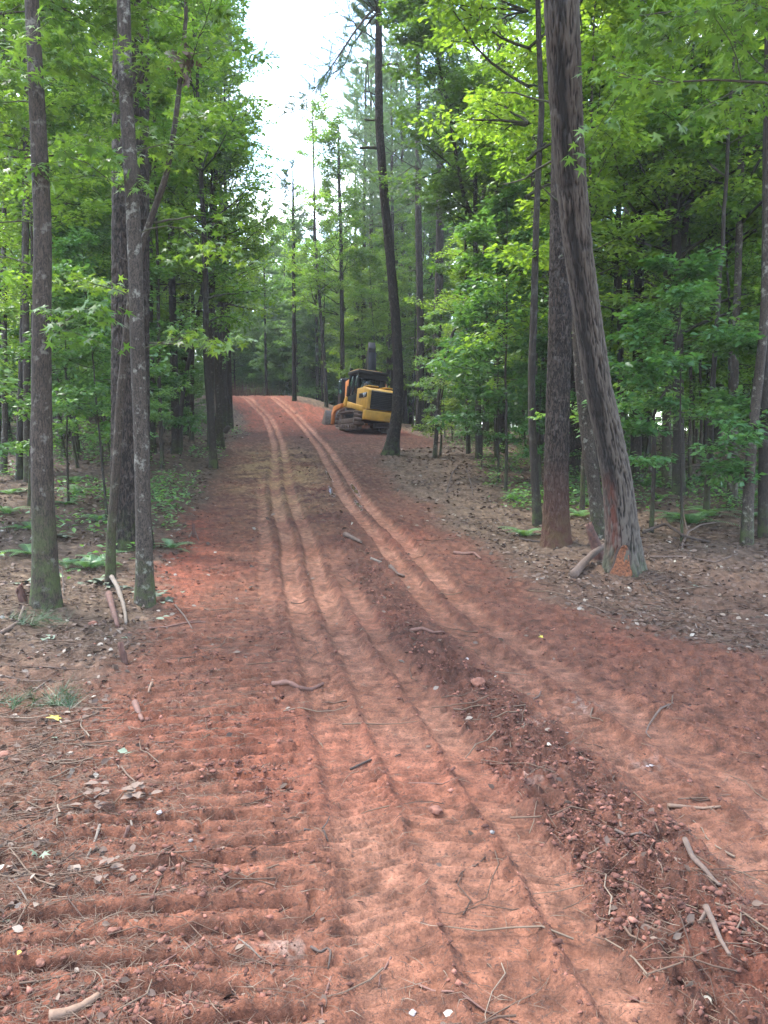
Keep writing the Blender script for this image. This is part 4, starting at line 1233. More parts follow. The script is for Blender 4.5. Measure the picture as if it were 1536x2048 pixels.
for a_, b_ in (('leaning curved pine', 'leaning curved pine'), ('black wiry stem', 'black wiry stem'), ('olive-grey trunk', 'olive-grey trunk'), ('vine-wrapped', 'vine-wrapped trunk'),
               ('thick brown pine just', 'thick brown pine'), ('dark trunk that forks', 'high-forking dark trunk'), ('broad straight pine', 'broad straight pine'), ('straight purplish', 'purplish pine'),
               ('stout many-limbed', 'many-limbed trunk'), ('pale smooth straight', 'pale smooth trunk'), ('mottled dark trunk', 'mottled dark trunk'), ('solitary slim pine', 'solitary hilltop pine')):
    short(a_, b_)
DESC = {'pine': 'tall straight pine', 'hard': 'tall leafy hardwood', 'pole': 'thin pole-like hardwood', 'sub': 'low leafy understory tree', 'sapling': 'small leafy sapling'}
PEND = []
def scatter(kn, n, y0, y1, dmin, smin=.85, smax=1.15, angmax=31, power=1.0, sz=1.0):
    c = 0; tries = 0
    while c < n and tries < n * 60:
        tries += 1
        y = y0 + (y1 - y0) * rf.uniform(0, 1) ** power
        x = y * math.tan(R_(rf.uniform(-angmax, angmax)))
        if not ok(x, y, dmin): continue
        placed.append((x, y))
        nm, lab, grp = TXT[kn]
        sd_ = side(x, y)
        o = place(kn, int(rf.integers(0, 99)), x, y, rf.uniform(0, 6.28), rf.uniform(smin, smax), nm, lab % sd_, 'sapling' if kn == 'sapling' else 'tree', grp % sd_, sz)
        PEND.append((DESC[kn], x, y, o))
        c += 1
def name_scattered():
    byk = {}
    use = {}
    for desc, x, y, o in sorted(PEND, key=lambda q: q[2]):
        a = x / y
        dp = 'nearer' if y < 25 else 'farther back' if y < 38 else 'deep in the distance' if y < 57 else 'beyond the brow'
        ref = min(SHORT, key=lambda q: abs(q[0] - a) + .035 * use.get((desc, q[1], a < q[0], dp), 0))
        key = (desc, ref[1], a < ref[0], dp)
        use[key] = use.get(key, 0) + 1
        byk.setdefault(key, []).append((abs(ref[0] - a), o))
    ORD = ['nearest', 'second', 'third', 'fourth', 'fifth', 'sixth', 'seventh', 'eighth', 'ninth', 'tenth']
    for key, lst in byk.items():
        lst.sort(key=lambda q: q[0])
        for i, (_, o) in enumerate(lst[:10]):
            o['label'] = '%s, %s %s of the %s, %s' % (key[0], ORD[i], 'left' if key[2] else 'right', key[1], key[3])
scatter('pine', 18, 22, 60, 1.6)
scatter('hard', 40, 19, 62, 1.2)
scatter('sub', 70, 15, 60, 1.0, .8, 1.25)
scatter('pole', 90, 14, 55, .8)
scatter('sapling', 90, 11.5, 46, .6, .8, 1.4)
# low leafy growth between the trunks, deeper in
def shrubs(n, y0, y1):
    c = 0
    while c < n:
        y = rf.uniform(y0, y1); x = y * math.tan(R_(rf.uniform(-31, 31)))
        if not ok(x, y, .9): continue
        placed.append((x, y)); sd_ = side(x, y)
        PEND.append(('leafy shrub', x, y, None))
        PEND[-1] = PEND[-1][:3] + (place('edge', c, x, y, rf.uniform(0, 6.28), rf.uniform(.28, .5), 'shrub', 'leafy shrub, one of many under the trees %s of the road' % sd_, 'shrub', 'shrubs under the trees %s of the road' % sd_),)
        c += 1
shrubs(45, 30, 62)
place('pine', 1, -6.6, 24.5, 1.0, .8, 'pine_tree', 'pine left of the road whose crown hangs over the gap of sky', 'tree', None)
place('hard', 1, -4.75, 21.5, 2.0, 1.05, 'hardwood_tree', 'leafy hardwood on the left verge reaching over the road', 'tree', None)
place('hard', 0, -5.9, 28.0, 4.0, 1.0, 'hardwood_tree', 'leafy hardwood farther up the left verge reaching over the road', 'tree', None)
place('hard', 2, -7.5, 36.0, 2.4, 1.05, 'hardwood_tree', 'tall leafy hardwood high on the left verge below the brow', 'tree', None)
place('pine', 1, -9.0, 43.0, 1.4, 1.0, 'pine_tree', 'pine at the left verge just below the brow', 'tree', None)
place('pine', 0, -1.5, 54.0, 4.0, .95, 'pine_tree', 'large hazy pine crown right behind the top of the leaning pine', 'tree', None)
place('pine', 2, .6, 50.0, 1.0, .8, 'pine_tree', 'hazy pine right of the leaning pine top', 'tree', None)
# beyond the brow the woods close the view
def beyond(kn, n, y0, y1, a0, a1, nm, lab, grp, smin=.9, smax=1.3):
    for i in range(n):
        y = rf.uniform(y0, y1)
        x = y * math.tan(R_(rf.uniform(a0, a1)))
        PEND.append(({'edge': 'dense bushy tree', 'hard': 'tall hazy hardwood', 'pine': 'tall hazy pine', 'midpine': 'young blue-green pine'}[kn], x, y, place(kn, i, x, y, rf.uniform(0, 6.28), rf.uniform(smin, smax), nm, lab, 'tree', grp)))
beyond('edge', 30, 62, 84, -31, 31, 'hardwood_tree', 'bushy green tree in the hazy tree line beyond the hilltop', 'bushy trees beyond the hilltop')
beyond('hard', 14, 64, 92, -31, -12, 'hardwood_tree', 'tall hardwood in the tree line beyond the left woods', 'tall hardwoods beyond the left woods', 1.0, 1.3)
beyond('hard', 14, 66, 92, -11, -2, 'hardwood_tree', 'tall hardwood closing the gap where the road disappears', 'tall hardwoods where the road disappears', .8, .98)
beyond('hard', 14, 62, 92, -2, 31, 'hardwood_tree', 'tall hardwood in the tree line beyond the right woods', 'tall hardwoods beyond the right woods', 1.0, 1.3)
beyond('edge', 14, 60, 72, -14, -2, 'hardwood_tree', 'dense bush-like tree closing the road where it disappears', 'dense trees where the road disappears', .5, .8)
beyond('pine', 14, 56, 80, -2.2, 5, 'pine_tree', 'hazy pine crown standing beyond the machines', 'pines beyond the machines', .85, 1.05)
beyond('pine', 10, 56, 85, 5, 30, 'pine_tree', 'hazy pine far behind the right woods', 'pines far behind the right woods', .9, 1.1)
beyond('pine', 8, 60, 90, -30, -14, 'pine_tree', 'hazy pine beyond the left woods', 'pines beyond the left woods', .9, 1.1)
beyond('midpine', 8, 58, 75, -12, 0, 'pine_tree', 'young blue-green pine on the hilltop', 'young pines on the hilltop', .8, 1.0)
beyond('edge', 18, 62, 76, -12.5, -2.5, 'hardwood_tree', 'dense bushy tree behind the brow', 'dense trees where the road disappears', 1.15, 1.65)
beyond('edge', 10, 58, 70, -3, 8, 'hardwood_tree', 'dense bushy tree behind the brow', 'dense trees beyond the machines', 1.1, 1.6)
name_scattered()
# the far-off wood that reads as one mass
def far_wood():
    rg = np.random.default_rng(9)
    n = 46000
    a = np.radians(rg.uniform(-42, 42, n)); r = rg.uniform(88, 118, n)
    x, y = r * np.sin(a), r * np.cos(a)
    top = 17 + 5 * fbm2(np.degrees(a) * .35, r * 0, 3, 77)
    top = np.where((np.degrees(a) > -11) & (np.degrees(a) < -2.5), top * .8, top)
    z = hbase(x, y) + top * rg.uniform(0, 1, n) ** .8
    g = Geo()
    pos = np.stack([x, y, z], 1)
    leaves_into(g, pos, rg.normal(0, 1, (n, 3)), .75, rg, 'simple', .8, np.clip(.5 + .5 * fbm2(x * .25, z * .25, 2, 5) + rg.normal(0, .15, n), 0, 1))
    for k in range(160):
        a_ = R_(rg.uniform(-42, 42)); r_ = rg.uniform(86, 110)
        b_ = np.array([r_ * math.sin(a_), r_ * math.cos(a_), 0]); b_[2] = float(hbase(b_[0], b_[1]))
        V, Fc, _ = tube(np.array([b_, b_ + [0, 0, 9], b_ + [0, 0, 17]]), [.2, .15, .06], 5, cap=False)
        g.add(V, Fc, tint=np.zeros(len(V)))
    o = obj('far_woods', g.mesh('far_woods'), M['leaf_far_hazed'])
    tag(o, 'hazy far-off wood closing the view behind everything', 'woods', kind='stuff')
far_wood()

# ------------------------------------------------------------------ the machines
def box(g, c, size, rot=None, off=(0, 0, 0)):
    h = np.array(size) / 2
    V = np.array([[-1, -1, -1], [1, -1, -1], [1, 1, -1], [-1, 1, -1], [-1, -1, 1], [1, -1, 1], [1, 1, 1], [-1, 1, 1]]) * h
    if rot is not None:
        V = V @ np.array(Matrix.Rotation(rot[1], 3, rot[0])).T
    V = V + np.array(c)
    g.add(V, np.array([[0, 3, 2, 1], [4, 5, 6, 7], [0, 1, 5, 4], [1, 2, 6, 5], [2, 3, 7, 6], [3, 0, 4, 7]]))
    return g
def prism(g, poly, x0, x1):
    """polygon in the (y, z) plane extruded along x"""
    n = len(poly)
    P = np.array(poly)
    V = np.concatenate([np.column_stack([np.full(n, x0), P]), np.column_stack([np.full(n, x1), P])])
    i = np.arange(n); j = (i + 1) % n
    g.add(V, [np.array([i[::-1]]), np.array([i + n]), np.stack([i, j, j + n, i + n], 1)])
    return g
def cyl(g, p0, p1, r, seg=14):
    V, Fc, _ = tube(np.array([p0, p1], float), [r, r], seg)
    g.add(V, Fc)
    return g
def part(name, g, mat, parent, bev=.012, kind=None, smooth=False):
    o = obj(name, g.mesh(name, smooth), M[mat], parent)
    if bev:
        md = o.modifiers.new('bevel', 'BEVEL'); md.width = bev; md.segments = 2; md.limit_method = 'ANGLE'
    if kind: o['kind'] = kind
    return o

def track_loop(y0, y1, zr, rr, n):
    """points and tangents of a crawler chain round two wheels of radius rr"""
    L = 2 * (y1 - y0) + 2 * math.pi * rr
    out = []
    for k in range(n):
        s = L * k / n
        if s < y1 - y0: out.append((y0 + s, zr + rr, 0))
        elif s < y1 - y0 + math.pi * rr:
            a = (s - (y1 - y0)) / rr; out.append((y1 + rr * math.sin(a), zr + rr * math.cos(a), -a))
        elif s < 2 * (y1 - y0) + math.pi * rr:
            q = s - (y1 - y0) - math.pi * rr; out.append((y1 - q, zr - rr, math.pi))
        else:
            a = (s - 2 * (y1 - y0) - math.pi * rr) / rr; out.append((y0 - rr * math.sin(a), zr - rr * math.cos(a), math.pi - a))
    return out

def crawler(root, sx, y0, y1, zr, rr, w, xm):
    x = sx * xm
    g = Geo()
    for yy, zz, a in track_loop(y0, y1, zr, rr, 38):
        box(g, (x, yy, zz), (w, .155, .035), ('X', a))
        nrm = (0, -math.sin(a), math.cos(a))
        box(g, (x, yy + nrm[1] * .04, zz + nrm[2] * .04), (w, .022, .055), ('X', a))
    part('track_pads', g, 'mudsteel', root, 0, 'stuff')
    g = Geo(); prism(g, [(y0 - .1, zr - .12), (y1 + .1, zr - .12), (y1 + .1, zr + .12), (y0 - .1, zr + .12)], x - .10, x + .10)
    part('track_frame', g, 'mudsteel', root, .02)
    for yy in (y0, y1):
        g = Geo(); cyl(g, (x - .09, yy, zr), (x + .09, yy, zr), rr - .05, 20)
        wheel = part('drive_wheel' if yy == y0 else 'idler_wheel', g, 'mudsteel', root, .01)
        g = Geo(); cyl(g, (x - .13, yy, zr), (x + .13, yy, zr), .11, 12)
        part('hub', g, 'steel', wheel, .01)
    for k in range(5):
        yy = y0 + .4 + (y1 - y0 - .8) * k / 4
        g = Geo(); cyl(g, (x - .13, yy, zr - rr + .14), (x + .13, yy, zr - rr + .14), .115, 12)
        part('track_roller', g, 'mudsteel', root, .01)

def machine_spot(px, py):
    g = ground_at(px, py)
    return g
MS = machine_spot(748, 869)
loader = empty('track_loader', (MS.x - .42, MS.y + 1.9, 0))
_lx, _ly = loader.location.x, loader.location.y
loader.location.z = float(hbase(_lx, _ly)) + .02
loader.rotation_euler = (R_(1.0), R_(6.0), R_(19))
tag(loader, 'yellow crawler loader with enclosed cab and black rear grille, parked behind the leaning pine', 'track loader')
for sx in (-1, 1):
    crawler(loader, sx, -1.25, 1.25, .44, .40, .46, .93)
# hull, engine hood
g = Geo(); prism(g, [(-1.75, .55), (1.9, .55), (1.9, 1.05), (.2, 1.15), (-1.75, 1.0)], -.66, .66)
part('hull', g, 'black', loader, .03)
g = Geo(); prism(g, [(-2.05, .98), (-2.05, 1.86), (-1.95, 1.97), (-1.2, 2.06), (-.15, 2.06), (-.15, .98)], -.72, .72)
hood = part('engine_hood', g, 'yellow', loader, .04)
g = Geo(); box(g, (0, -2.075, 1.43), (1.16, .05, .86))
gr = part('rear_grille', g, 'black', hood, .01)
g = Geo()
for k in range(10): box(g, (0, -2.112, 1.06 + k * .082), (1.08, .022, .045), ('X', .5))
part('grille_slat', g, 'grille', hood, 0, 'stuff')
g = Geo(); box(g, (0, -2.10, 1.83), (1.02, .03, .05)); part('grille_handle', g, 'steel', hood, .01)
g = Geo(); prism(g, [(-2.14, .48), (-2.14, .93), (-1.7, .95), (-1.7, .48)], -.80, .80); part('bumper', g, 'yellow', loader, .03)
for sx in (-1, 1):
    g = Geo(); box(g, (sx * .735, -1.25, 1.66), (.02, 1.2, .22)); part('side_stripe', g, 'black', hood, 0)
    g = Geo(); box(g, (sx * .75, -1.52, 1.66), (.012, .34, .17)); dc = part('model_plate', g, 'white', hood, 0)
cu = bpy.data.curves.new('lettering', 'FONT'); cu.body = 'C3'; cu.size = .19; cu.extrude = .004; cu.align_x = 'CENTER'; cu.align_y = 'CENTER'
_t = bpy.data.objects.new('lettering_source', cu)
me_ = bpy.data.meshes.new_from_object(_t)
me_.materials.clear()
bpy.data.objects.remove(_t)
tx = obj('lettering', me_, M['black'], hood, (-.760, -1.52, 1.66))
tx.rotation_euler = (math.pi / 2, 0, -math.pi / 2)
g = Geo(); box(g, (-.40, -1.3, 2.09), (.5, .9, .06)); box(g, (.40, -1.3, 2.09), (.5, .9, .06)); part('hood_rail', g, 'yellow', hood, .02)
g = Geo(); cyl(g, (-.45, -.55, 2.06), (-.45, -.55, 2.3), .06); part('filler_cap', g, 'steel', hood, .01)
# cab
cab = empty('cab', (0, 0, 0)); cab.parent = loader
g = Geo(); prism(g, [(-.12, 1.1), (1.45, 1.1), (1.45, 1.75), (-.12, 1.85)], -.70, .70); part('cab_base', g, 'black', cab, .02)
for (x_, y_) in ((-.68, -.1), (.68, -.1), (-.68, 1.42), (.68, 1.42), (-.68, .66), (.68, .66)):
    g = Geo(); box(g, (x_, y_, 2.31), (.09, .10, 1.04)); part('cab_pillar', g, 'black', cab, .015)
g = Geo(); box(g, (0, .66, 2.90), (1.56, 1.86, .17)); part('cab_roof', g, 'black', cab, .04)
g = Geo(); box(g, (-.1, .75, 3.005), (1.25, 1.5, .05)); part('roof_hatch', g, 'yellow', cab, .02)
g = Geo(); box(g, (0, -.17, 2.71), (1.44, .07, .24)); part('rear_visor', g, 'black', cab, .02)
g = Geo(); box(g, (0, -.09, 2.24), (1.27, .012, .90)); part('rear_window', g, 'glass', cab, 0)
g = Geo(); box(g, (0, 1.43, 2.32), (1.27, .012, 1.05)); part('windscreen', g, 'glass', cab, 0)
for sx in (-1, 1):
    for yy in (.28, 1.04):
        g = Geo(); box(g, (sx * .69, yy, 2.34), (.012, .66, 1.05)); part('side_window', g, 'glass', cab, 0)
g = Geo(); box(g, (0, .55, 1.98), (.5, .5, .14)); box(g, (0, .32, 2.35), (.48, .12, .7)); part('seat', g, 'black', cab, .04)
for k in range(5):
    g = Geo(); box(g, (.05 + .13 * k, -.115, 2.28), (.018, .02, .86)); part('window_bar', g, 'black', cab, 0)
# arms, fender and bucket
for sx in (-1, 1):
    g = Geo(); prism(g, [(-1.5, .86), (-1.5, 1.12), (1.3, 1.50), (1.6, 1.42), (1.5, 1.2), (.3, 1.10)], sx * .74 - .05, sx * .74 + .05); part('lift_frame', g, 'yellow', loader, .02)
    g = Geo(); prism(g, [(1.15, 1.25), (1.25, 1.72), (1.42, 1.74), (1.75, 1.36), (1.7, 1.18)], sx * .80 - .05, sx * .80 + .05); part('lift_bracket', g, 'yellow', loader, .02)
    g = Geo(); prism(g, [(1.5, 1.18), (1.5, 1.38), (3.0, 1.28), (3.3, .95), (3.25, .35), (3.0, .35), (2.9, .92), (2.6, 1.05)], sx * .92 - .07, sx * .92 + .07); arm = part('lift_arm', g, 'orange', loader, .02)
    g = Geo()
    for k in range(4): box(g, (sx * .92, 1.85 + k * .28, 1.345 - k * .015), (.155, .07, .03))
    part('arm_rib', g, 'yellow', arm, 0, 'stuff')
    g = Geo(); cyl(g, (sx * .55, 1.5, .95), (sx * .62, 2.9, .75), .055); part('hydraulic_ram', g, 'steel', loader, 0)
g = Geo()
prism(g, [(3.3, .04), (4.2, .02), (4.25, .06), (3.45, .14), (3.32, .5), (3.45, 1.05), (3.38, 1.08), (3.22, .5)], -1.25, 1.25)
bk = part('bucket', g, 'steel', loader, .01)
for sx in (-1, 1):
    g = Geo(); prism(g, [(3.25, .04), (4.2, .03), (4.1, .3), (3.5, 1.08), (3.25, 1.05)], sx * 1.27 - .02, sx * 1.27 + .02); part('bucket_side', g, 'steel', bk, .005)
# exhaust, wire-thin aerial, tail light
g = Geo(); cyl(g, (-.58, 1.72, 1.2), (-.58, 1.72, 2.95), .055); cyl(g, (-.58, 1.72, 2.93), (-.58, 1.72, 3.22), .085); part('exhaust_stack', g, 'black', loader, .01)
g = Geo(); cyl(g, (-.58, 1.72, 1.7), (-.58, 1.72, 2.3), .13); part('muffler', g, 'black', loader, .01)
g = Geo(); prism(g, [(1.45, 1.05), (2.1, 1.0), (2.1, 1.55), (1.45, 1.7)], -.60, .60); part('front_housing', g, 'black', loader, .03)

# the second machine behind
ES = at_depth(712, 845, MS.y + 6.2)
ex = empty('excavator', (ES.x + .35, ES.y + .4, float(hbase(ES.x + .35, ES.y + .4)) - .05))
ex.rotation_euler = (0, R_(3), R_(12)); ex.scale = (.88, .88, .88)
tag(ex, 'orange excavator with raised black boom, standing behind the yellow crawler loader', 'excavator')
for sx in (-1, 1):
    crawler(ex, sx, -1.35, 1.35, .44, .40, .5, 1.05)
g = Geo(); cyl(g, (0, 0, .55), (0, 0, 1.0), .75, 24); part('slew_ring', g, 'black', ex, .01)
g = Geo(); box(g, (0, -.1, 1.05), (2.5, 3.3, .18)); part('deck', g, 'black', ex, .02)
g = Geo(); prism(g, [(-2.0, 1.15), (-2.15, 1.5), (-2.1, 2.2), (-1.75, 2.52), (-.4, 2.52), (-.4, 1.15)], -1.28, 1.0)
hd = part('engine_body', g, 'orange', ex, .06)
g = Geo(); box(g, (-.18, -2.14, 1.80), (1.75, .06, .98)); part('louvre_panel', g, 'black', hd, .01)
for k in range(5):
    g = Geo(); box(g, (-.18, -2.19, 1.42 + k * .19), (1.6, .03, .10), ('X', .4)); part('louvre', g, 'grille', hd, .004)
g = Geo(); box(g, (-.1, -1.3, 2.60), (1.5, 1.1, .18)); part('top_hatch', g, 'black', hd, .03)
g = Geo(); box(g, (-.95, .9, 1.95), (.95, 1.5, 1.65)); part('operator_cab', g, 'black', ex, .06)
for yy in (.5, 1.25):
    g = Geo(); box(g, (-1.435, yy, 2.25), (.02, .6, .85)); part('cab_window', g, 'glass', ex, 0)
g = Geo(); prism(g, [(.5, 1.2), (1.0, 1.1), (1.6, 2.6), (1.75, 4.4), (1.5, 4.95), (1.2, 4.4), (.95, 3.0)], .38, .90); part('boom', g, 'black', ex, .03)
g = Geo(); prism(g, [(1.2, 4.9), (1.55, 5.35), (2.9, 2.9), (2.6, 2.75)], .40, .86); part('dipper_arm', g, 'black', ex, .03)
for sx in (.36, .94):
    g = Geo(); cyl(g, (sx, .9, 1.6), (sx, 1.3, 3.3), .07); part('boom_ram', g, 'steel', ex, 0)
g = Geo(); cyl(g, (-1.2, -1.6, 2.5), (-1.2, -1.6, 3.4), .012, 6); part('aerial', g, 'steel', ex, 0)

# ------------------------------------------------------------------ loose things on the ground
def H(x, y):
    return height(x, y)
rl = np.random.default_rng(404)
def spots(n, r0, r1, keep, ang=31, power=.6):
    """spread over the ground, thinner with distance"""
    X, Y = [], []
    tot = 0
    while tot < n:
        m = n * 2
        r = r0 * (r1 / r0) ** (rl.uniform(0, 1, m) ** (1 / power) if power != 1 else rl.uniform(0, 1, m))
        a = np.radians(rl.uniform(-ang, ang, m))
        x, y = r * np.sin(a), r * np.cos(a)
        k = keep(x, y)
        X.append(x[k]); Y.append(y[k]); tot += k.sum()
    return np.concatenate(X)[:n], np.concatenate(Y)[:n]
def floorish(x, y, base=.02):
    m = masks(x, y)
    near = sstep(-y, -7, -3)
    p = (1 - m['road']) + base + .10 * m['mid'] + .05 * m['cl']
    p = p * (.35 + .65 * sstep(fbm2(x * .9, y * .9, 2, 211), -.4, .3))
    return rl.uniform(0, 1, x.shape) < p
# dead leaves
x, y = spots(20000, 2.2, 45, lambda x, y: floorish(x, y, .012), power=.9)
z = H(x, y) + .006
g = Geo()
k_ = (y > 6) | (rl.uniform(0, 1, len(y)) < .30)
x, y, z = x[k_], y[k_], z[k_]
an = rl.uniform(0, 6.28, len(x))
leaves_into(g, np.stack([x, y, z], 1), np.stack([np.cos(an), np.sin(an), rl.normal(.05, .3, len(x))], 1), .030 + .0034 * y.clip(0, 30), rl, 'oval', .9)
tag(obj('leaf_litter', g.mesh('leaf_litter'), M['dead_leaf']), 'brown and grey dead leaves strewn over the forest floor', 'leaf litter', kind='stuff')
# pine needles and fine roots
def slivers(n, r0, r1, keep, L, w, mat, name, label, power=1, lift=.004, tl=.25):
    x, y = spots(n, r0, r1, keep, power=power)
    z = H(x, y) + lift
    a = rl.uniform(0, 6.28, n)
    ln = L * rl.uniform(.4, 1.2, n)
    ww = w * (1 + y * .12)
    d = np.stack([np.cos(a), np.sin(a), rl.normal(0, tl * .5, n)], 1)
    s = np.stack([-np.sin(a), np.cos(a), np.zeros(n)], 1)
    b = rl.normal(0, .18, n)[:, None]
    P0 = np.stack([x, y, z], 1) - d * ln[:, None] / 2
    P1 = np.stack([x, y, z], 1) + s * b * ln[:, None] + [0, 0, .006]
    P2 = np.stack([x, y, z], 1) + d * ln[:, None] / 2
    up = np.array([0, 0, 1.0])
    W = (s * .75 + up * .5) * ww[:, None]
    V = np.stack([P0, P1 - W, P1 + W, P2], 1).reshape(-1, 3)
    i = np.arange(n)[:, None] * 4
    Fc = np.concatenate([i + [0, 1, 2], i + [1, 3, 2]], 0)
    g = Geo(); g.add(V, Fc, tint=np.repeat(rl.uniform(0, 1, n), 4))
    tag(obj(name, g.mesh(name), M[mat]), label, 'debris', kind='stuff')
slivers(52000, 2.1, 30, lambda x, y: floorish(x, y, .05), .13, .0011, 'dead_needle', 'pine_needle_litter', 'fine brown pine needles and rootlets scattered over soil')
slivers(11000, 2.0, 9, lambda x, y: (x < 2.5 * (rl.uniform(0, 1, x.shape) < .12) - .03 * y - .7) & (rl.uniform(0, 1, x.shape) < .3 + .7 * sstep(fbm2(x * 1.5, y * 1.5, 2, 311), -.3, .3)) & (masks(x, y)['tyre'] < .4), .11, .0010, 'dead_needle', 'pine_straw', 'tangled brown pine straw on the near left dirt', tl=.35)
slivers(26000, 7, 34, lambda x, y: floorish(x, y, .10), .16, .0013, 'dead_needle', 'bank_straw', 'dry needle straw and broken twigs on the verges', tl=.35)
# clods
def octa(n, pos, size, rng, tint, sq=.7):
    B = np.array([[1, .3, 0], [-1, -.2, 0], [-.3, 1, 0], [.2, -1, 0], [.35, .2, .9], [-.4, -.1, .75], [0, 0, -1]], float)
    Fq = np.array([[0, 2, 4], [2, 5, 4], [2, 1, 5], [1, 3, 5], [3, 4, 5], [3, 0, 4], [6, 2, 0], [6, 1, 2], [6, 3, 1], [6, 0, 3]])
    an = rng.uniform(0, 6.28, n)
    c, s = np.cos(an), np.sin(an)
    W = B[None] * rng.uniform(.6, 1.25, (n, len(B), 1)) * np.stack([rng.uniform(.7, 1.5, n), rng.uniform(.6, 1.1, n), rng.uniform(.4, .9, n) * sq / .7], 1)[:, None, :] * size[:, None, None]
    V = np.stack([W[..., 0] * c[:, None] - W[..., 1] * s[:, None], W[..., 0] * s[:, None] + W[..., 1] * c[:, None], W[..., 2]], -1) + pos[:, None, :]
    Fc = (np.arange(n)[:, None, None] * len(B) + Fq[None]).reshape(-1, 3)
    g = Geo(); g.add(V.reshape(-1, 3), Fc, tint=np.repeat(tint, len(B)))
    return g
def clodish(x, y):
    m = masks(x, y)
    p = .55 * m['mid'] + .14 * m['road'] * (1 - m['tyre']) + .12 * m['cl'] + .10 * (1 - m['road']) * sstep(-y, -9, -4)
    p = p * (.15 + .85 * sstep(fbm2(x * 1.6, y * 1.6, 3, 231), -.25, .35)) * (1 - .93 * m['tyre'])
    return rl.uniform(0, 1, x.shape) < p
n = 22000
x, y = spots(n, 2.0, 24, clodish, power=1)
sz = .0022 + .016 * rl.uniform(0, 1, n) ** 7 + .0006 * y
z = H(x, y) + sz * .2
g = octa(n, np.stack([x, y, z], 1), sz, rl, rl.uniform(0, 1, n) ** 1.2)
tag(obj('soil_clods', g.mesh('soil_clods'), M['clod']), 'crumbs and clods of red clay torn up by the tracks', 'clods', kind='stuff')
# twigs
g = Geo()
n = 1500
x, y = spots(n, 2.3, 32, lambda x, y: floorish(x, y, .10), power=1)
for k in range(n):
    L = rl.uniform(.08, .45) * (1 + .02 * y[k]); a = rl.uniform(0, 6.28)
    t = np.linspace(-.5, .5, 5)
    bx = np.cumsum(rl.normal(0, .07, 5)) * L; by = t * L
    X = x[k] + by * math.cos(a) - bx * math.sin(a); Y = y[k] + by * math.sin(a) + bx * math.cos(a)
    Z = H(X, Y); Z = .6 * Z + .4 * Z.max() + .004
    r = rl.uniform(.0015, .005) * (1 + .05 * y[k])
    V, Fc, _ = tube(np.stack([X, Y, Z], 1), np.linspace(r, r * .5, 5), 4, cap=False)
    g.add(V, Fc, tint=np.full(len(V), rl.uniform(0, 1)))
tag(obj('twig_litter', g.mesh('twig_litter', True), M['dead_needle']), 'small broken twigs strewn on the soil', 'twigs', kind='stuff')

# sticks, roots and stones one can point to
def stick(name, pts, w, mat, label, cat='stick', seg=8, lift=0.0, taper=.5, forks=()):
    """pts: (px, py[, height above the soil])"""
    P = []
    for p in pts:
        q = ground_at(p[0], p[1])
        zz = float(H(np.array([q.x]), np.array([q.y]))[0])
        P.append((q.x, q.y, zz + (p[2] if len(p) > 2 else 0)))
    P = np.array(P)
    r0 = w / 2 * P[:, 1].mean() / F
    P[:, 2] += r0 * .6 + lift
    root = P[0].copy()
    g = Geo()
    def tub(Pp, ra, rb):
        Q, rr_ = resample(Pp, np.linspace(ra, rb, len(Pp)), max(.012, np.linalg.norm(Pp[-1] - Pp[0]) / 16))
        rr_ = rr_ * (1 + .18 * noise2(np.arange(len(rr_)) * .7, np.zeros(len(rr_)) + Pp[0, 0] * 10, 3))
        V, Fc, b = tube(Q - root, rr_, seg)
        g.add(V, Fc, bark=b)
    tub(P, r0, r0 * taper)
    for f in forks:
        Pf = []
        for p in f:
            q = ground_at(p[0], p[1]); zz = float(H(np.array([q.x]), np.array([q.y]))[0])
            Pf.append((q.x, q.y, zz + r0 * .6 + (p[2] if len(p) > 2 else 0)))
        tub(np.array(Pf), r0 * .7, r0 * .3)
    o = obj(name, g.mesh(name, True), M[mat], None, root)
    tag(o, label, cat)
    return o
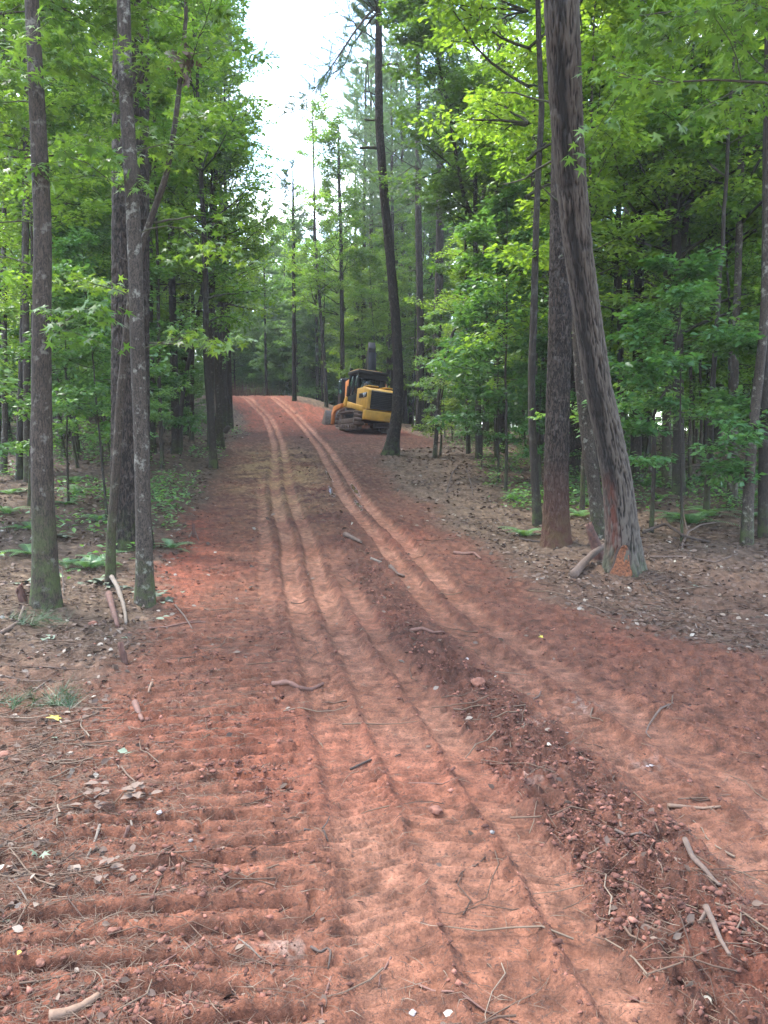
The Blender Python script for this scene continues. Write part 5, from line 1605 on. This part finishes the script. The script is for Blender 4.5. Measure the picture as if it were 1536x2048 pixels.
ST = [
 ('stick', [(545, 1376), (575, 1378), (600, 1381), (622, 1374), (646, 1365)], 12, 'stick_red', 'stout curved clay-stained stick lying across the left wheel track'),
 ('stick', [(700, 1527), (740, 1514), (770, 1506), (801, 1499)], 5, 'stick_dark', 'straight thin dark stick lying in the middle of the road'),
 ('log', [(98, 2046), (130, 2036), (165, 2020), (198, 1998)], 26, 'wood', 'pale broken stick end at the bottom left corner', 'stick'),
 ('stick', [(270, 1418), (278, 1432), (285, 1446)], 14, 'stick_red', 'short stubby branch piece on the left dirt'),
 ('stick', [(306, 1364), (300, 1376), (297, 1392)], 7, 'wood', 'splintered pale chip standing in the left dirt above the stubby branch piece'),
 ('stick', [(200, 1664), (190, 1690), (176, 1715), (173, 1726)], 7, 'stick_pale', 'pale curved bare stick on the needle litter at lower left'),
 ('stick', [(258, 1630), (264, 1650), (266, 1672)], 6, 'stick_pale', 'short pale bent twig below the grey leaf heap'),
 ('stick', [(233, 1675), (245, 1673), (258, 1668)], 13, 'stick_red', 'thick short bark chunk right of the pale curved stick'),
 ('root', [(838, 1950), (870, 1966), (905, 1975), (935, 1988), (975, 2003), (1020, 2016), (1065, 2042)], 6, 'stick_red', 'long thin bending root at the bottom centre of the road'),
 ('root', [(662, 1957), (652, 1985), (644, 2015), (645, 2046)], 5, 'stick_red', 'thin upright-running root at the bottom, left of the long bending one'),
 ('root', [(782, 1900), (768, 1920), (760, 1940), (757, 1955)], 5, 'stick_red', 'short crooked root in the central track near the bottom'),
 ('stick', [(622, 1890), (640, 1908), (654, 1900), (662, 1910), (656, 1930)], 7, 'stick_dark', 'dark hooked root end left of the short crooked one'),
 ('branch', [(1228, 1622), (1238, 1645), (1242, 1668)], 10, 'stick', 'upright-lying forked branch stub on the loose soil at right', 'branch', [[(1230, 1668), (1255, 1680), (1280, 1690), (1300, 1688)]]),
 ('branch', [(1368, 1715, .03), (1385, 1738, .03), (1410, 1762, .02), (1428, 1790, .01), (1440, 1802)], 13, 'stick', 'knobbly brown branch lying diagonally on the loose soil at right', 'branch'),
 ('branch', [(1410, 1868, .04), (1425, 1895, .03), (1440, 1925, .01), (1458, 1955)], 14, 'stick', 'thick brown branch pointing down at the lower right', 'branch', [[(1412, 1872, .03), (1392, 1880, .02), (1374, 1888)]]),
 ('root', [(1372, 1880), (1410, 1885), (1460, 1880), (1500, 1876), (1535, 1872)], 7, 'stick_red', 'thin reddish root running to the right edge near the thick branch'),
 ('stick', [(1336, 1602), (1370, 1600), (1405, 1603), (1442, 1608)], 10, 'wood', 'long flat pale splinter lying in the right wheel track', 'splinter'),
 ('branch', [(1345, 1410), (1320, 1432), (1298, 1440), (1292, 1456), (1302, 1470)], 5, 'stick', 'thin zigzag branch in the right wheel track', 'branch'),
 ('stick', [(690, 1080, .03), (702, 1083, .02), (722, 1092)], 11, 'stick', 'stubby grey stick on the loose ridge, farthest of the three between the wheel tracks'),
 ('stick', [(742, 1124), (760, 1128), (785, 1126)], 6, 'stick_pale', 'pale slim stick on the loose ridge between the wheel tracks'),
 ('stick', [(780, 1137, .01), (795, 1142), (808, 1148)], 9, 'stick', 'grey stick nearest of the three lying close together between the wheel tracks'),
 ('stick', [(820, 1265), (845, 1268), (868, 1270), (886, 1275)], 9, 'stick_red', 'brown stick half buried beside the right wheel track'),
 ('stick', [(908, 1106), (930, 1110), (948, 1112), (962, 1120)], 8, 'stick_red', 'reddish stick on the bare verge right of the right wheel track'),
 ('branch', [(893, 990), (903, 965, .15), (918, 952, .28), (930, 956, .3), (940, 974, .15), (946, 992)], 3, 'stick_dark', 'thin arched twig springing from the verge right of the road', 'branch'),
 ('branch', [(224, 1176, .1), (236, 1195, .05), (246, 1215, .02), (251, 1235), (252, 1256)], 11, 'stick_pale', 'pale peeled branch lying at the foot of the crooked mossy stem', 'branch'),
 ('log', [(218, 1210, .05), (228, 1235, .02), (236, 1266)], 15, 'rot', 'short rotten reddish log end below the peeled branch', 'log'),
 ('branch', [(1106, 1196), (1150, 1206), (1195, 1218), (1216, 1228), (1225, 1244)], 4, 'stick', 'long thin forked twig on the verge in front of the leaning oak', 'branch'),
 ('log', [(1146, 1158), (1165, 1145, .03), (1185, 1130, .08), (1214, 1112, .15)], 19, 'stick', 'split weathered root slab propped against the foot of the leaning oak', 'log'),
 ('branch', [(0, 1275), (20, 1262), (38, 1250), (48, 1225, .04)], 10, 'stick', 'grey curved branch at the left edge in the litter', 'branch'),
 ('branch', [(72, 1170, .05), (105, 1163, .18), (125, 1168, .15), (128, 1195)], 4, 'stick_dark', 'thin dark vine hooped over the foot of the leftmost near trunk', 'branch'),
 ('stick', [(10, 1364), (50, 1360), (110, 1362)], 5, 'stick', 'straight thin grey stick at the left edge, above the green pine sprig'),
 ('stick', [(68, 1386), (85, 1370), (102, 1352)], 5, 'stick', 'slanting thin grey stick right of the straight one at the left edge'),
 ('stick', [(300, 1264), (330, 1256), (370, 1250), (412, 1246)], 6, 'stick_red', 'long brown stick in the dirt right of the mossy-footed stem'),
 ('stick', [(350, 1215), (368, 1235), (385, 1262)], 4, 'stick', 'thin pale twig crossing the long brown stick'),
 ('stick', [(378, 1080, .03), (388, 1070, .08), (398, 1082)], 4, 'stick', 'small forked twig on the red bank left of the road'),
 ('stick', [(312, 1935), (350, 1912), (385, 1898)], 5, 'stick_red', 'thin brown stick lying on the dirt at lower left'),
 ('stick', [(476, 1885), (500, 1900), (523, 1914)], 5, 'stick_pale', 'thin pale twig pointing down right beside the whitish clay smear'),
 ('stick', [(818, 1552), (850, 1558), (885, 1562), (915, 1567)], 4, 'stick_red', 'thin root lying in the middle of the road, right of the straight dark stick'),
 ('stick', [(318, 1755), (345, 1748), (378, 1742)], 12, 'stick_red', 'clay-crusted stick in the tread marks at lower left'),
 ('stick', [(608, 1666), (635, 1664), (648, 1672), (656, 1680)], 6, 'stick_dark', 'small dark forked twig in the tread marks left of the central track', 'stick', [[(645, 1670), (653, 1655, .03), (660, 1648, .05)]]),
 ('stick', [(18, 1770), (40, 1790), (58, 1812)], 5, 'stick_pale', 'thin pale twig at the lower left edge'),
 ('stick', [(1045, 1380), (1060, 1392), (1078, 1386), (1082, 1375)], 4, 'stick', 'small hooked root in the loose soil between the wheel tracks'),
 ('branch', [(1030, 1075), (1050, 1085), (1085, 1088), (1110, 1082)], 5, 'stick_dark', 'dark twig by the foot of the red-footed pine', 'branch'),
 ('branch', [(1360, 1100), (1375, 1080, .1), (1400, 1065, .1), (1440, 1050, .05)], 5, 'stick', 'long grey fallen branch under the right-hand foliage', 'branch', [[(1375, 1080, .1), (1366, 1060, .25), (1362, 1040, .4)]]),
 ('branch', [(1285, 1080, .1), (1330, 1075, .2), (1370, 1090, .1), (1420, 1088)], 7, 'stick_dark', 'dark arching fallen limb behind the leaning oak', 'branch'),
 ('branch', [(1300, 1120), (1370, 1118), (1430, 1128), (1475, 1112)], 5, 'stick', 'thin straight fallen branch on bare soil right of the leaning oak', 'branch'),
]
for s_ in ST:
    stick(s_[0], s_[1], s_[2], s_[3], s_[4], s_[5] if len(s_) > 5 else 'stick', forks=s_[6] if len(s_) > 6 else ())

def stump(name, pts, mat, label, seg=16, w0=30):
    """snag: leaning broken stem, points with explicit widths and heights"""
    g0 = ground_at(*pts[0][:2])
    P, R = [], []
    for px, py, w in pts:
        P.append(np.array(at_depth(px, py, g0.y))); R.append(w / 2 * g0.y / F)
    P = np.array(P) - np.array(g0); P[0, 2] = -.1
    Q, r = resample(P, np.array(R), .02)
    V, Fc, b = tube(Q, r, seg, furrow(int(pts[0][0]), 40, 5, .010))
    # ragged top
    top = V[:, 2] > V[:, 2].max() - .06
    V[top, 2] += .07 * noise2(V[top, 0] * 60, V[top, 1] * 60, 3)
    g = Geo(); g.add(V, Fc, bark=b)
    o = obj(name, g.mesh(name, True), M[mat], None, g0)
    tag(o, label, 'stump')
stump('stump', [(1201, 1118, 26), (1193, 1095, 22), (1184, 1070, 17), (1177, 1048, 12)], 'rot', 'reddish rotten snag leaning left beside the foot of the leaning oak')
stump('stump', [(446, 868, 12), (452, 861, 10), (459, 853, 9)], 'stick_dark', 'short dark cut stub on the left verge under the vine-wrapped trunk')
stump('stump', [(252, 1325, 12), (246, 1305, 11), (240, 1290, 9)], 'rot', 'dark broken stub poking from the litter below the near left trunks')
stump('stump', [(50, 1205, 16), (44, 1190, 14), (38, 1176, 12)], 'rot', 'dark low stub just left of the leftmost near trunk')
stump('stump', [(388, 1076, 6), (387, 1062, 5), (386, 1048, 4)], 'rot', 'tiny red snapped stem on the red bank left of the road')

def rock(px, py, w, mat, label, sq=.6):
    g0 = ground_at(px, py)
    z0 = float(H(np.array([g0.x]), np.array([g0.y]))[0])
    r = w / 2 * g0.y / F
    import bmesh
    bm = bmesh.new()
    bmesh.ops.create_icosphere(bm, subdivisions=3, radius=1)
    me = bpy.data.meshes.new('rock')
    bm.to_mesh(me); bm.free()
    V = np.array([v.co for v in me.vertices])
    sd_ = int(px * 7 + py)
    n_ = noise3(V[:, 0] * 1.3 + px, V[:, 1] * 1.3, V[:, 2] * 1.3, sd_) * .5 + noise3(V[:, 0] * 4, V[:, 1] * 4 + py, V[:, 2] * 4, sd_) * .15
    V = V * (1 + n_[:, None]) * np.array([1, .85, sq]) * r
    me.vertices.foreach_set('co', V.astype(np.float32).ravel())
    me.polygons.foreach_set('use_smooth', np.ones(len(me.polygons), bool))
    o = obj('rock', me, M[mat], None, (g0.x, g0.y, z0 + r * sq * .45))
    o.rotation_euler = (0, 0, px * .1)
    tag(o, label, 'rock')
RK = [
 (8, 1519, 26, 'rock_red', 'brick-red clay lump at the left edge'), (88, 1523, 14, 'rock_red', 'small red stone right of the brick-red lump at the left edge'),
 (225, 1868, 20, 'rock_red', 'rounded orange stone at lower left, left one of a loose line'), (187, 1892, 17, 'rock_red', 'smaller orange stone just below left of the rounded one'),
 (336, 1790, 15, 'rock_red', 'orange stone, left one of a tight trio in the lower left dirt'), (382, 1790, 18, 'rock_red', 'orange stone, topmost of a tight trio in the lower left dirt'),
 (384, 1813, 16, 'rock_red', 'flat red stone below the topmost of the tight trio'), (299, 1872, 17, 'rock_red', 'dark red stone in the shaded hollow at lower left'),
 (321, 1888, 18, 'rock_red', 'brown-topped stone right beside the dark red one in the hollow'), (302, 1643, 11, 'rock_pale', 'pale pinkish stone, left of a pair beside the grey leaf heap'),
 (319, 1638, 13, 'rock_pale', 'pale pinkish stone, right of a pair beside the grey leaf heap'), (381, 1687, 11, 'rock_grey', 'small round grey pebble on the red dirt at left'),
 (825, 2011, 17, 'rock_pale', 'white quartz pebble at the bottom of the road'), (872, 1615, 28, 'rock_red', 'flat bright-red stone pressed into the central track'),
 (957, 1380, 34, 'rock_red', 'big buried tan-red stone between the wheel tracks'), (862, 1322, 13, 'rock_red', 'small tan stone on the loose ridge above the big buried one'),
 (936, 1325, 12, 'rock_pale', 'small white stone on the loose ridge between the wheel tracks'), (984, 1664, 12, 'rock_grey', 'dark grey pebble in the middle right of the road'),
 (1260, 1545, 13, 'rock_grey', 'grey-white flat stone at the edge of the right wheel track'), (1133, 1476, 12, 'rock_grey', 'grey stone in the loose soil left of the right wheel track'),
 (1041, 1428, 11, 'rock_pale', 'pale stone on the loose ridge left of the right wheel track'), (1322, 1980, 11, 'rock_pale', 'tiny white stone at the lower right'),
 (187, 1252, 20, 'rock_red', 'brick-red clod in the litter between the near left trunks'), (82, 1930, 24, 'rock_red', 'dull red stone at lower left above the broken stick end'),
 (15, 2010, 24, 'rock_red', 'dull red clod in the bottom left corner'), (592, 825, 6, 'rock_red', 'small dark clod standing on the far part of the road'),
]
for r_ in RK: rock(*r_)
# shards of pale quartz on the right wheel track
for i, (px, py, w) in enumerate(((1297, 1520, 14), (1308, 1518, 10), (1289, 1523, 9), (1303, 1526, 8))):
    rock(px, py, w, 'rock_pale', ('largest', 'right-hand upper', 'left-hand small', 'lowest')[i] + ' bluish white quartz shard in the small heap on the right wheel track', .4)
    o = C.objects[-1]; o['group'] = 'quartz shards on the right wheel track'

def single_leaf(px, py, w, mat, label, kindl='star', n=1, cat='leaf', tilt=.35):
    g0 = ground_at(px, py)
    z0 = float(H(np.array([g0.x]), np.array([g0.y]))[0])
    s = w * g0.y / F
    rg = np.random.default_rng(int(px + py))
    an = rg.uniform(0, 6.28, n)
    if n > 1:
        root = empty('leaf_clump', (g0.x, g0.y, z0 + .012))
        tag(root, label, cat)
        for k in range(n):
            g = Geo()
            leaves_into(g, np.array([[rg.normal(0, s * .45), rg.normal(0, s * .45), .006 * k]]), np.array([[math.cos(an[k]), math.sin(an[k]), .15]]), s * .8, rg, kindl, tilt)
            obj('leaf', g.mesh('leaf'), M[mat], root)
        return
    g = Geo()
    pos = np.stack([rg.normal(0, s * .4 * (n > 1), n), rg.normal(0, s * .4 * (n > 1), n), np.linspace(0, .012 * n, n)], 1)
    leaves_into(g, pos, np.stack([np.cos(an), np.sin(an), np.full(n, .12)], 1), s, rg, kindl, tilt)
    o = obj('fallen_leaf' if n == 1 else 'leaf_clump', g.mesh('fallen_leaf'), M[mat], None, (g0.x, g0.y, z0 + .015))
    tag(o, label, cat)
LF = [
 (103, 1453, 24, 'leaf_yellow', 'bright yellow lobed leaf lying on the litter at left', 'star', 1), (1088, 1285, 10, 'leaf_yellow', 'tiny yellow leaf in the right wheel track', 'star', 1),
 (50, 1624, 18, 'leaf_brown', 'orange-tan lobed leaf at the left edge near the bottom', 'star', 1), (252, 1512, 26, 'leaf_pale', 'pale green curled leaf pair on the left dirt', 'oval', 3),
 (92, 1284, 22, 'leaf_pale', 'pale green four-bladed seedling leaf cluster in the left litter', 'oval', 4), (222, 1283, 22, 'leaf_pale', 'pale green leaf hanging from the broken stub', 'oval', 3),
 (10, 1852, 28, 'leaf_pale', 'large pale grey-green leaf at the lower left edge', 'star', 1), (55, 1728, 26, 'leaf_pale', 'grey lobed leaf pair in the needle litter at lower left', 'star', 2),
 (275, 1862, 14, 'leaf_brown', 'torn tan bark flake on the lower left dirt', 'oval', 1), (42, 1930, 18, 'leaf_yellow', 'yellowish wood chip lying near the lower left edge', 'oval', 1),
 (190, 1615, 30, 'leaf_brown', 'grey-brown heap of curled leaves at lower left', 'oval', 14), (270, 1600, 34, 'leaf_brown', 'grassy grey leaf heap right of the curled-leaf heap', 'oval', 12),
 (217, 1755, 30, 'leaf_brown', 'tan curled leaf heap above the orange stones', 'oval', 9), (130, 1640, 22, 'leaf_brown', 'pinkish torn leaf by the needle litter at lower left', 'star', 3),
 (310, 1200, 34, 'leaf_pale', 'pale leaf cluster at the mossy foot of the lichen-patched stem', 'oval', 8), (190, 1170, 36, 'leaf_pale', 'pale upturned leaf cluster between the near left trunks', 'oval', 9),
 (128, 1078, 34, 'leaf_pale', 'whitish upturned leaf cluster behind the leftmost near trunk', 'star', 7), (60, 1170, 30, 'leaf_pale', 'pale leaf cluster left of the leftmost near trunk', 'star', 6),
 (250, 1180, 30, 'leaf_pale', 'pale leaf cluster between crooked and lichen-patched stems', 'oval', 6), (170, 1450, 22, 'leaf_brown', 'brown curled leaf beside the bright yellow one', 'oval', 2),
 (120, 1487, 20, 'leaf_pale', 'greyish crumpled leaf on the dirt below the yellow one', 'star', 1), (1390, 1180, 14, 'leaf_pale', 'small pale green leaf on the bare soil at right', 'star', 1),
 (1498, 1246, 14, 'leaf_pale', 'small pale leaf on the soil near the right edge', 'oval', 1), (330, 1210, 26, 'leaf_pale', 'pale twisted leaf on the dirt right of the mossy foot', 'oval', 3),
 (325, 1240, 28, 'leaf_pale', 'whitish dried leaf strip on the dirt below the mossy foot', 'oval', 3),
]
for l_ in LF: single_leaf(l_[0], l_[1], l_[2], l_[3], l_[4], l_[5], l_[6], 'leaf' if l_[6] == 1 else 'leaves')

# pine cones
def cone(px, py, label, rz):
    g0 = ground_at(px, py); z0 = float(H(np.array([g0.x]), np.array([g0.y]))[0])
    g = Geo(); n = 90
    for k in range(n):
        t = k / n; a = k * 2.39996
        r = .026 * math.sin(math.pi * (.12 + .85 * t)) ** .7
        c = np.array([t * .09 - .045, r * math.cos(a), r * math.sin(a)])
        o_ = np.array([0.25, math.cos(a), math.sin(a)]); sdv = np.cross(o_, [1, 0, 0]); sdv /= np.linalg.norm(sdv)
        V = [c - sdv * .008, c + sdv * .008, c + o_ * .010 + sdv * .004, c + o_ * .010 - sdv * .004, c + np.array([.006, 0, 0])]
        g.add(np.array(V), [np.array([[0, 1, 2, 3]]), np.array([[0, 4, 1]])])
    o = obj('pine_cone', g.mesh('pine_cone'), M['cone'], None, (g0.x, g0.y, z0 + .024))
    o.rotation_euler = (0, .1, rz); o.scale = (.6, .6, .6)
    tag(o, label, 'pine cone')
cone(218, 1627, 'closed brown pine cone in the grey leaf heap at lower left', .2)

# ferns, seedlings, grass, fallen pine sprigs
def fern_mesh(seed, nf=11, L=.42):
    rg = np.random.default_rng(seed); g = Geo()
    for k in range(nf):
        a = 6.283 * k / nf + rg.normal(0, .2); l = L * rg.uniform(.7, 1.15); e = rg.uniform(.5, 1.1)
        n = 22
        t = np.linspace(0, 1, n)
        rad = l * (t * math.cos(e) + .35 * t * t); zz = l * (t * math.sin(e) - .55 * t * t)
        P = np.stack([rad * math.cos(a), rad * math.sin(a), zz], 1)
        T = np.gradient(P, axis=0); T /= np.linalg.norm(T, axis=1)[:, None]
        S = np.cross(T, [0, 0, 1]); S /= np.linalg.norm(S, axis=1)[:, None] + 1e-9
        w = l * .20 * np.sin(np.pi * (t * .88 + .1))
        for sg in (-1, 1):
            B = P[2:-1]; dv = S[2:-1] * sg * w[2:-1, None] + T[2:-1] * w[2:-1, None] * .35 - [0, 0, .01]
            h = T[2:-1] * l / n * .42
            V = np.stack([B - h, B + h, B + dv + h * .3, B + dv - h * .3], 1).reshape(-1, 3)
            i = np.arange(len(B))[:, None] * 4
            g.add(V, i + np.array([[0, 1, 2, 3]]), tint=np.full(len(V), rg.uniform(0, 1)))
    return g.mesh('fronds')
FERN = [fern_mesh(i) for i in range(3)]
for f_ in FERN: f_.materials.append(M['fern'])
def ferns(lst, label_fmt, grp):
    for i, (px, py, s, where) in enumerate(lst):
        q = ground_at(px, py)
        o = obj('fern', FERN[i % 3], None, None, (q.x, q.y, q.z))
        o.rotation_euler = (0, 0, px); o.scale = (s, s, s)
        tag(o, label_fmt % where, 'fern', grp)
ferns([(150, 990, 1.2, 'in the litter right of the leftmost near trunk, farther back'), (135, 1010, 1.0, 'just in front of the farther one right of the leftmost trunk'), (150, 965, 1.1, 'deep behind the leftmost near trunk, right side'),
       (180, 1140, 1.3, 'between the near left trunks, largest there'), (60, 1110, 1.1, 'left of the leftmost near trunk'), (200, 1045, 1.0, 'left of the big left pine foot'), (195, 1130, .8, 'hugging the crooked mossy stem'),
       (20, 990, 1.2, 'at the left edge under the dark pair'), (15, 1030, 1.1, 'at the left edge, lowest of two there'), (345, 1100, .9, 'on the litter right of the lichen-patched stem'), (125, 1130, .9, 'right beside the leftmost near trunk'),
       (1050, 1075, 1.2, 'left of the red-footed pine'), (1030, 1000, 1.0, 'on the verge left of the mottled dark trunk'), (1160, 1035, 1.5, 'between the red-footed pine and the oak, front'), (1172, 1012, 1.4, 'between the red-footed pine and the oak, back'),
       (1385, 1050, 1.9, 'under the right-hand foliage, biggest of all'), (1355, 1040, 1.5, 'just left of the biggest one at right'), (1420, 1035, 1.5, 'just right of the biggest one at right'), (1290, 975, 1.3, 'dark back row, left end, behind the oak'),
       (1340, 970, 1.2, 'dark back row behind the many-limbed trunk'), (1400, 965, 1.3, 'dark back row right of the many-limbed trunk'), (1440, 975, 1.2, 'dark back row left of the pale smooth trunk'), (1500, 1035, 1.2, 'by the pale trunk leaning at the right edge'),
       (1320, 1000, 1.1, 'beside the thin knobby stem, right'), (1090, 985, .9, 'at the back left of the red-footed pine'), (60, 1060, 1.0, 'left of the leftmost near trunk, farther back')],
      'green fern %s', 'ferns on the forest floor')
def sprig(px, py, label, n=5, L=.22, R=.2):
    q = ground_at(px, py); rg = np.random.default_rng(int(px))
    z0 = float(H(np.array([q.x]), np.array([q.y]))[0])
    A = np.stack([rg.normal(0, R * .5, n), rg.normal(0, R * .3, n), np.full(n, .04)], 1)
    a = rg.uniform(0, 6.28, n); D = np.stack([np.cos(a), np.sin(a), np.full(n, .1)], 1)
    o = obj('pine_sprig', needle_tufts(A, D, rg, 34, L, .0035).mesh('pine_sprig'), M['needle_dark'], None, (q.x, q.y, z0))
    tag(o, label, 'pine sprig')
sprig(85, 1412, 'green pine sprig lying in the litter at left', 8, .2, .35)
sprig(130, 1418, 'smaller green pine sprig right of the first, by the yellow leaf', 4, .18, .15)
sprig(70, 1250, 'bluish pine sprig at the foot of the leftmost near trunk', 9, .2, .3)
# ground-cover seedlings and grass tufts nobody could count
def ground_cover():
    rg = np.random.default_rng(55); g = Geo()
    x, y = spots(2200, 9.5, 48, lambda x, y: (masks(x, y)['road'] < .05) & (np.abs(x) > 2.5) & ((y > 15.5) | (x < 0)) & ((y > 13) | (rl.uniform(0, 1, x.shape) < .35)) & (rl.uniform(0, 1, x.shape) < sstep(fbm2(x * .35, y * .35, 2, 301), -.1, .3)), power=1)
    z = hbase(x, y)
    A = np.stack([x, y, z], 1)
    per = 9
    n = len(A) * per
    base = np.repeat(A, per, 0) + np.stack([rg.normal(0, .12, n), rg.normal(0, .12, n), rg.uniform(.03, .38, n)], 1)
    a = rg.uniform(0, 6.28, n)
    leaves_into(g, base, np.stack([np.cos(a), np.sin(a), rg.normal(0, .3, n)], 1), .10, rg, 'simple', .4)
    tag(obj('ground_cover', g.mesh('ground_cover'), M['leaf_low']), 'low seedlings and creepers covering the forest floor', 'ground cover', kind='stuff')
    g = Geo()
    q = ground_at(490, 792)
    n = 900
    X = q.x + rg.normal(0, 1.6, n) - 1.2; Y = q.y + rg.uniform(-1, 5, n); Z = hbase(X, Y)
    hgt = rg.uniform(.4, 1.3, n)
    B = np.stack([X, Y, Z], 1); dx = rg.normal(0, .15, (n, 2))
    V = np.stack([B - [.012, 0, 0], B + [.012, 0, 0], B + np.column_stack([dx, hgt])], 1).reshape(-1, 3)
    g.add(V, np.arange(3 * n).reshape(-1, 3), tint=np.repeat(rg.uniform(.5, 1, n), 3))
    tag(obj('dry_grass', g.mesh('dry_grass'), M['dead_needle']), 'tall dry grass at the brow where the road tops the hill', 'grass', kind='stuff')
ground_cover()

# the axe wound in the oak
def oak_wound(grow=0.0, mat='wound', nm='wound', lab='fresh orange bare-wood wound low on the trunk'):
    rs_, v0 = 22, .10
    g = Geo(); nu, nv = 14, 22
    V, F_ = [], []
    for j in range(nv):
        tv = j / (nv - 1); v = v0 - grow * .2 + (.40 + grow * .5) * tv
        ax = np.interp(v, OAKL, OAKX); ay = np.interp(v, OAKL, OAKY)
        R0 = np.interp(v, OAKL, OAKR) * (1 + .3 * math.exp(-v / .28)) * 1.02 + .012 - grow * .05
        half = (.46 * (1 - tv) ** .55 + .02 + grow) * (1 + .07 * math.sin(9 * tv + 1)) * min(1, .8 + tv * 2)
        for i in range(nu):
            u = -1 + 2 * i / (nu - 1)
            th = -.42 + .15 * tv + half * u
            sink = .012 * (1 - abs(u) ** 3) * (1 - tv)
            R0_ = R0
            V.append((ax + (R0 - sink) * math.sin(th), ay - (R0 - sink) * math.cos(th), v - .15 + .02 * math.sin(7 * u + 3 * tv) * tv))
    for j in range(nv - 1):
        for i in range(nu - 1):
            a = j * nu + i; F_.append((a, a + 1, a + nu + 1, a + nu))
    g.add(np.array(V), np.array(F_))
    o = obj(nm, g.mesh(nm, True), M[mat], oak[0])
    o['label'] = lab
    md = o.modifiers.new('thick', 'SOLIDIFY'); md.thickness = .02; md.offset = -1
oak_wound()
oak_wound(.11, 'stick_dark', 'wound_rim', 'dark torn bark rim around the orange wound')

# ------------------------------------------------------------------ thin summer haze
def haze():
    g = Geo(); box(g, (0, 52, 17), (210, 140, 40))
    o = obj('haze', g.mesh('haze'))
    m = bpy.data.materials.new('haze_air'); m.use_nodes = True
    nt = m.node_tree; nt.nodes.clear()
    out = nt.nodes.new("ShaderNodeOutputMaterial"); v = nt.nodes.new("ShaderNodeVolumePrincipled")
    v.inputs["Color"].default_value = (.93, .96, 1, 1); v.inputs["Density"].default_value = .0006; v.inputs["Anisotropy"].default_value = .2
    nt.links.new(v.outputs[0], out.inputs["Volume"])
    o.data.materials.append(m)
    tag(o, 'thin pale summer haze hanging through the whole wood', 'haze', kind='stuff')
haze()
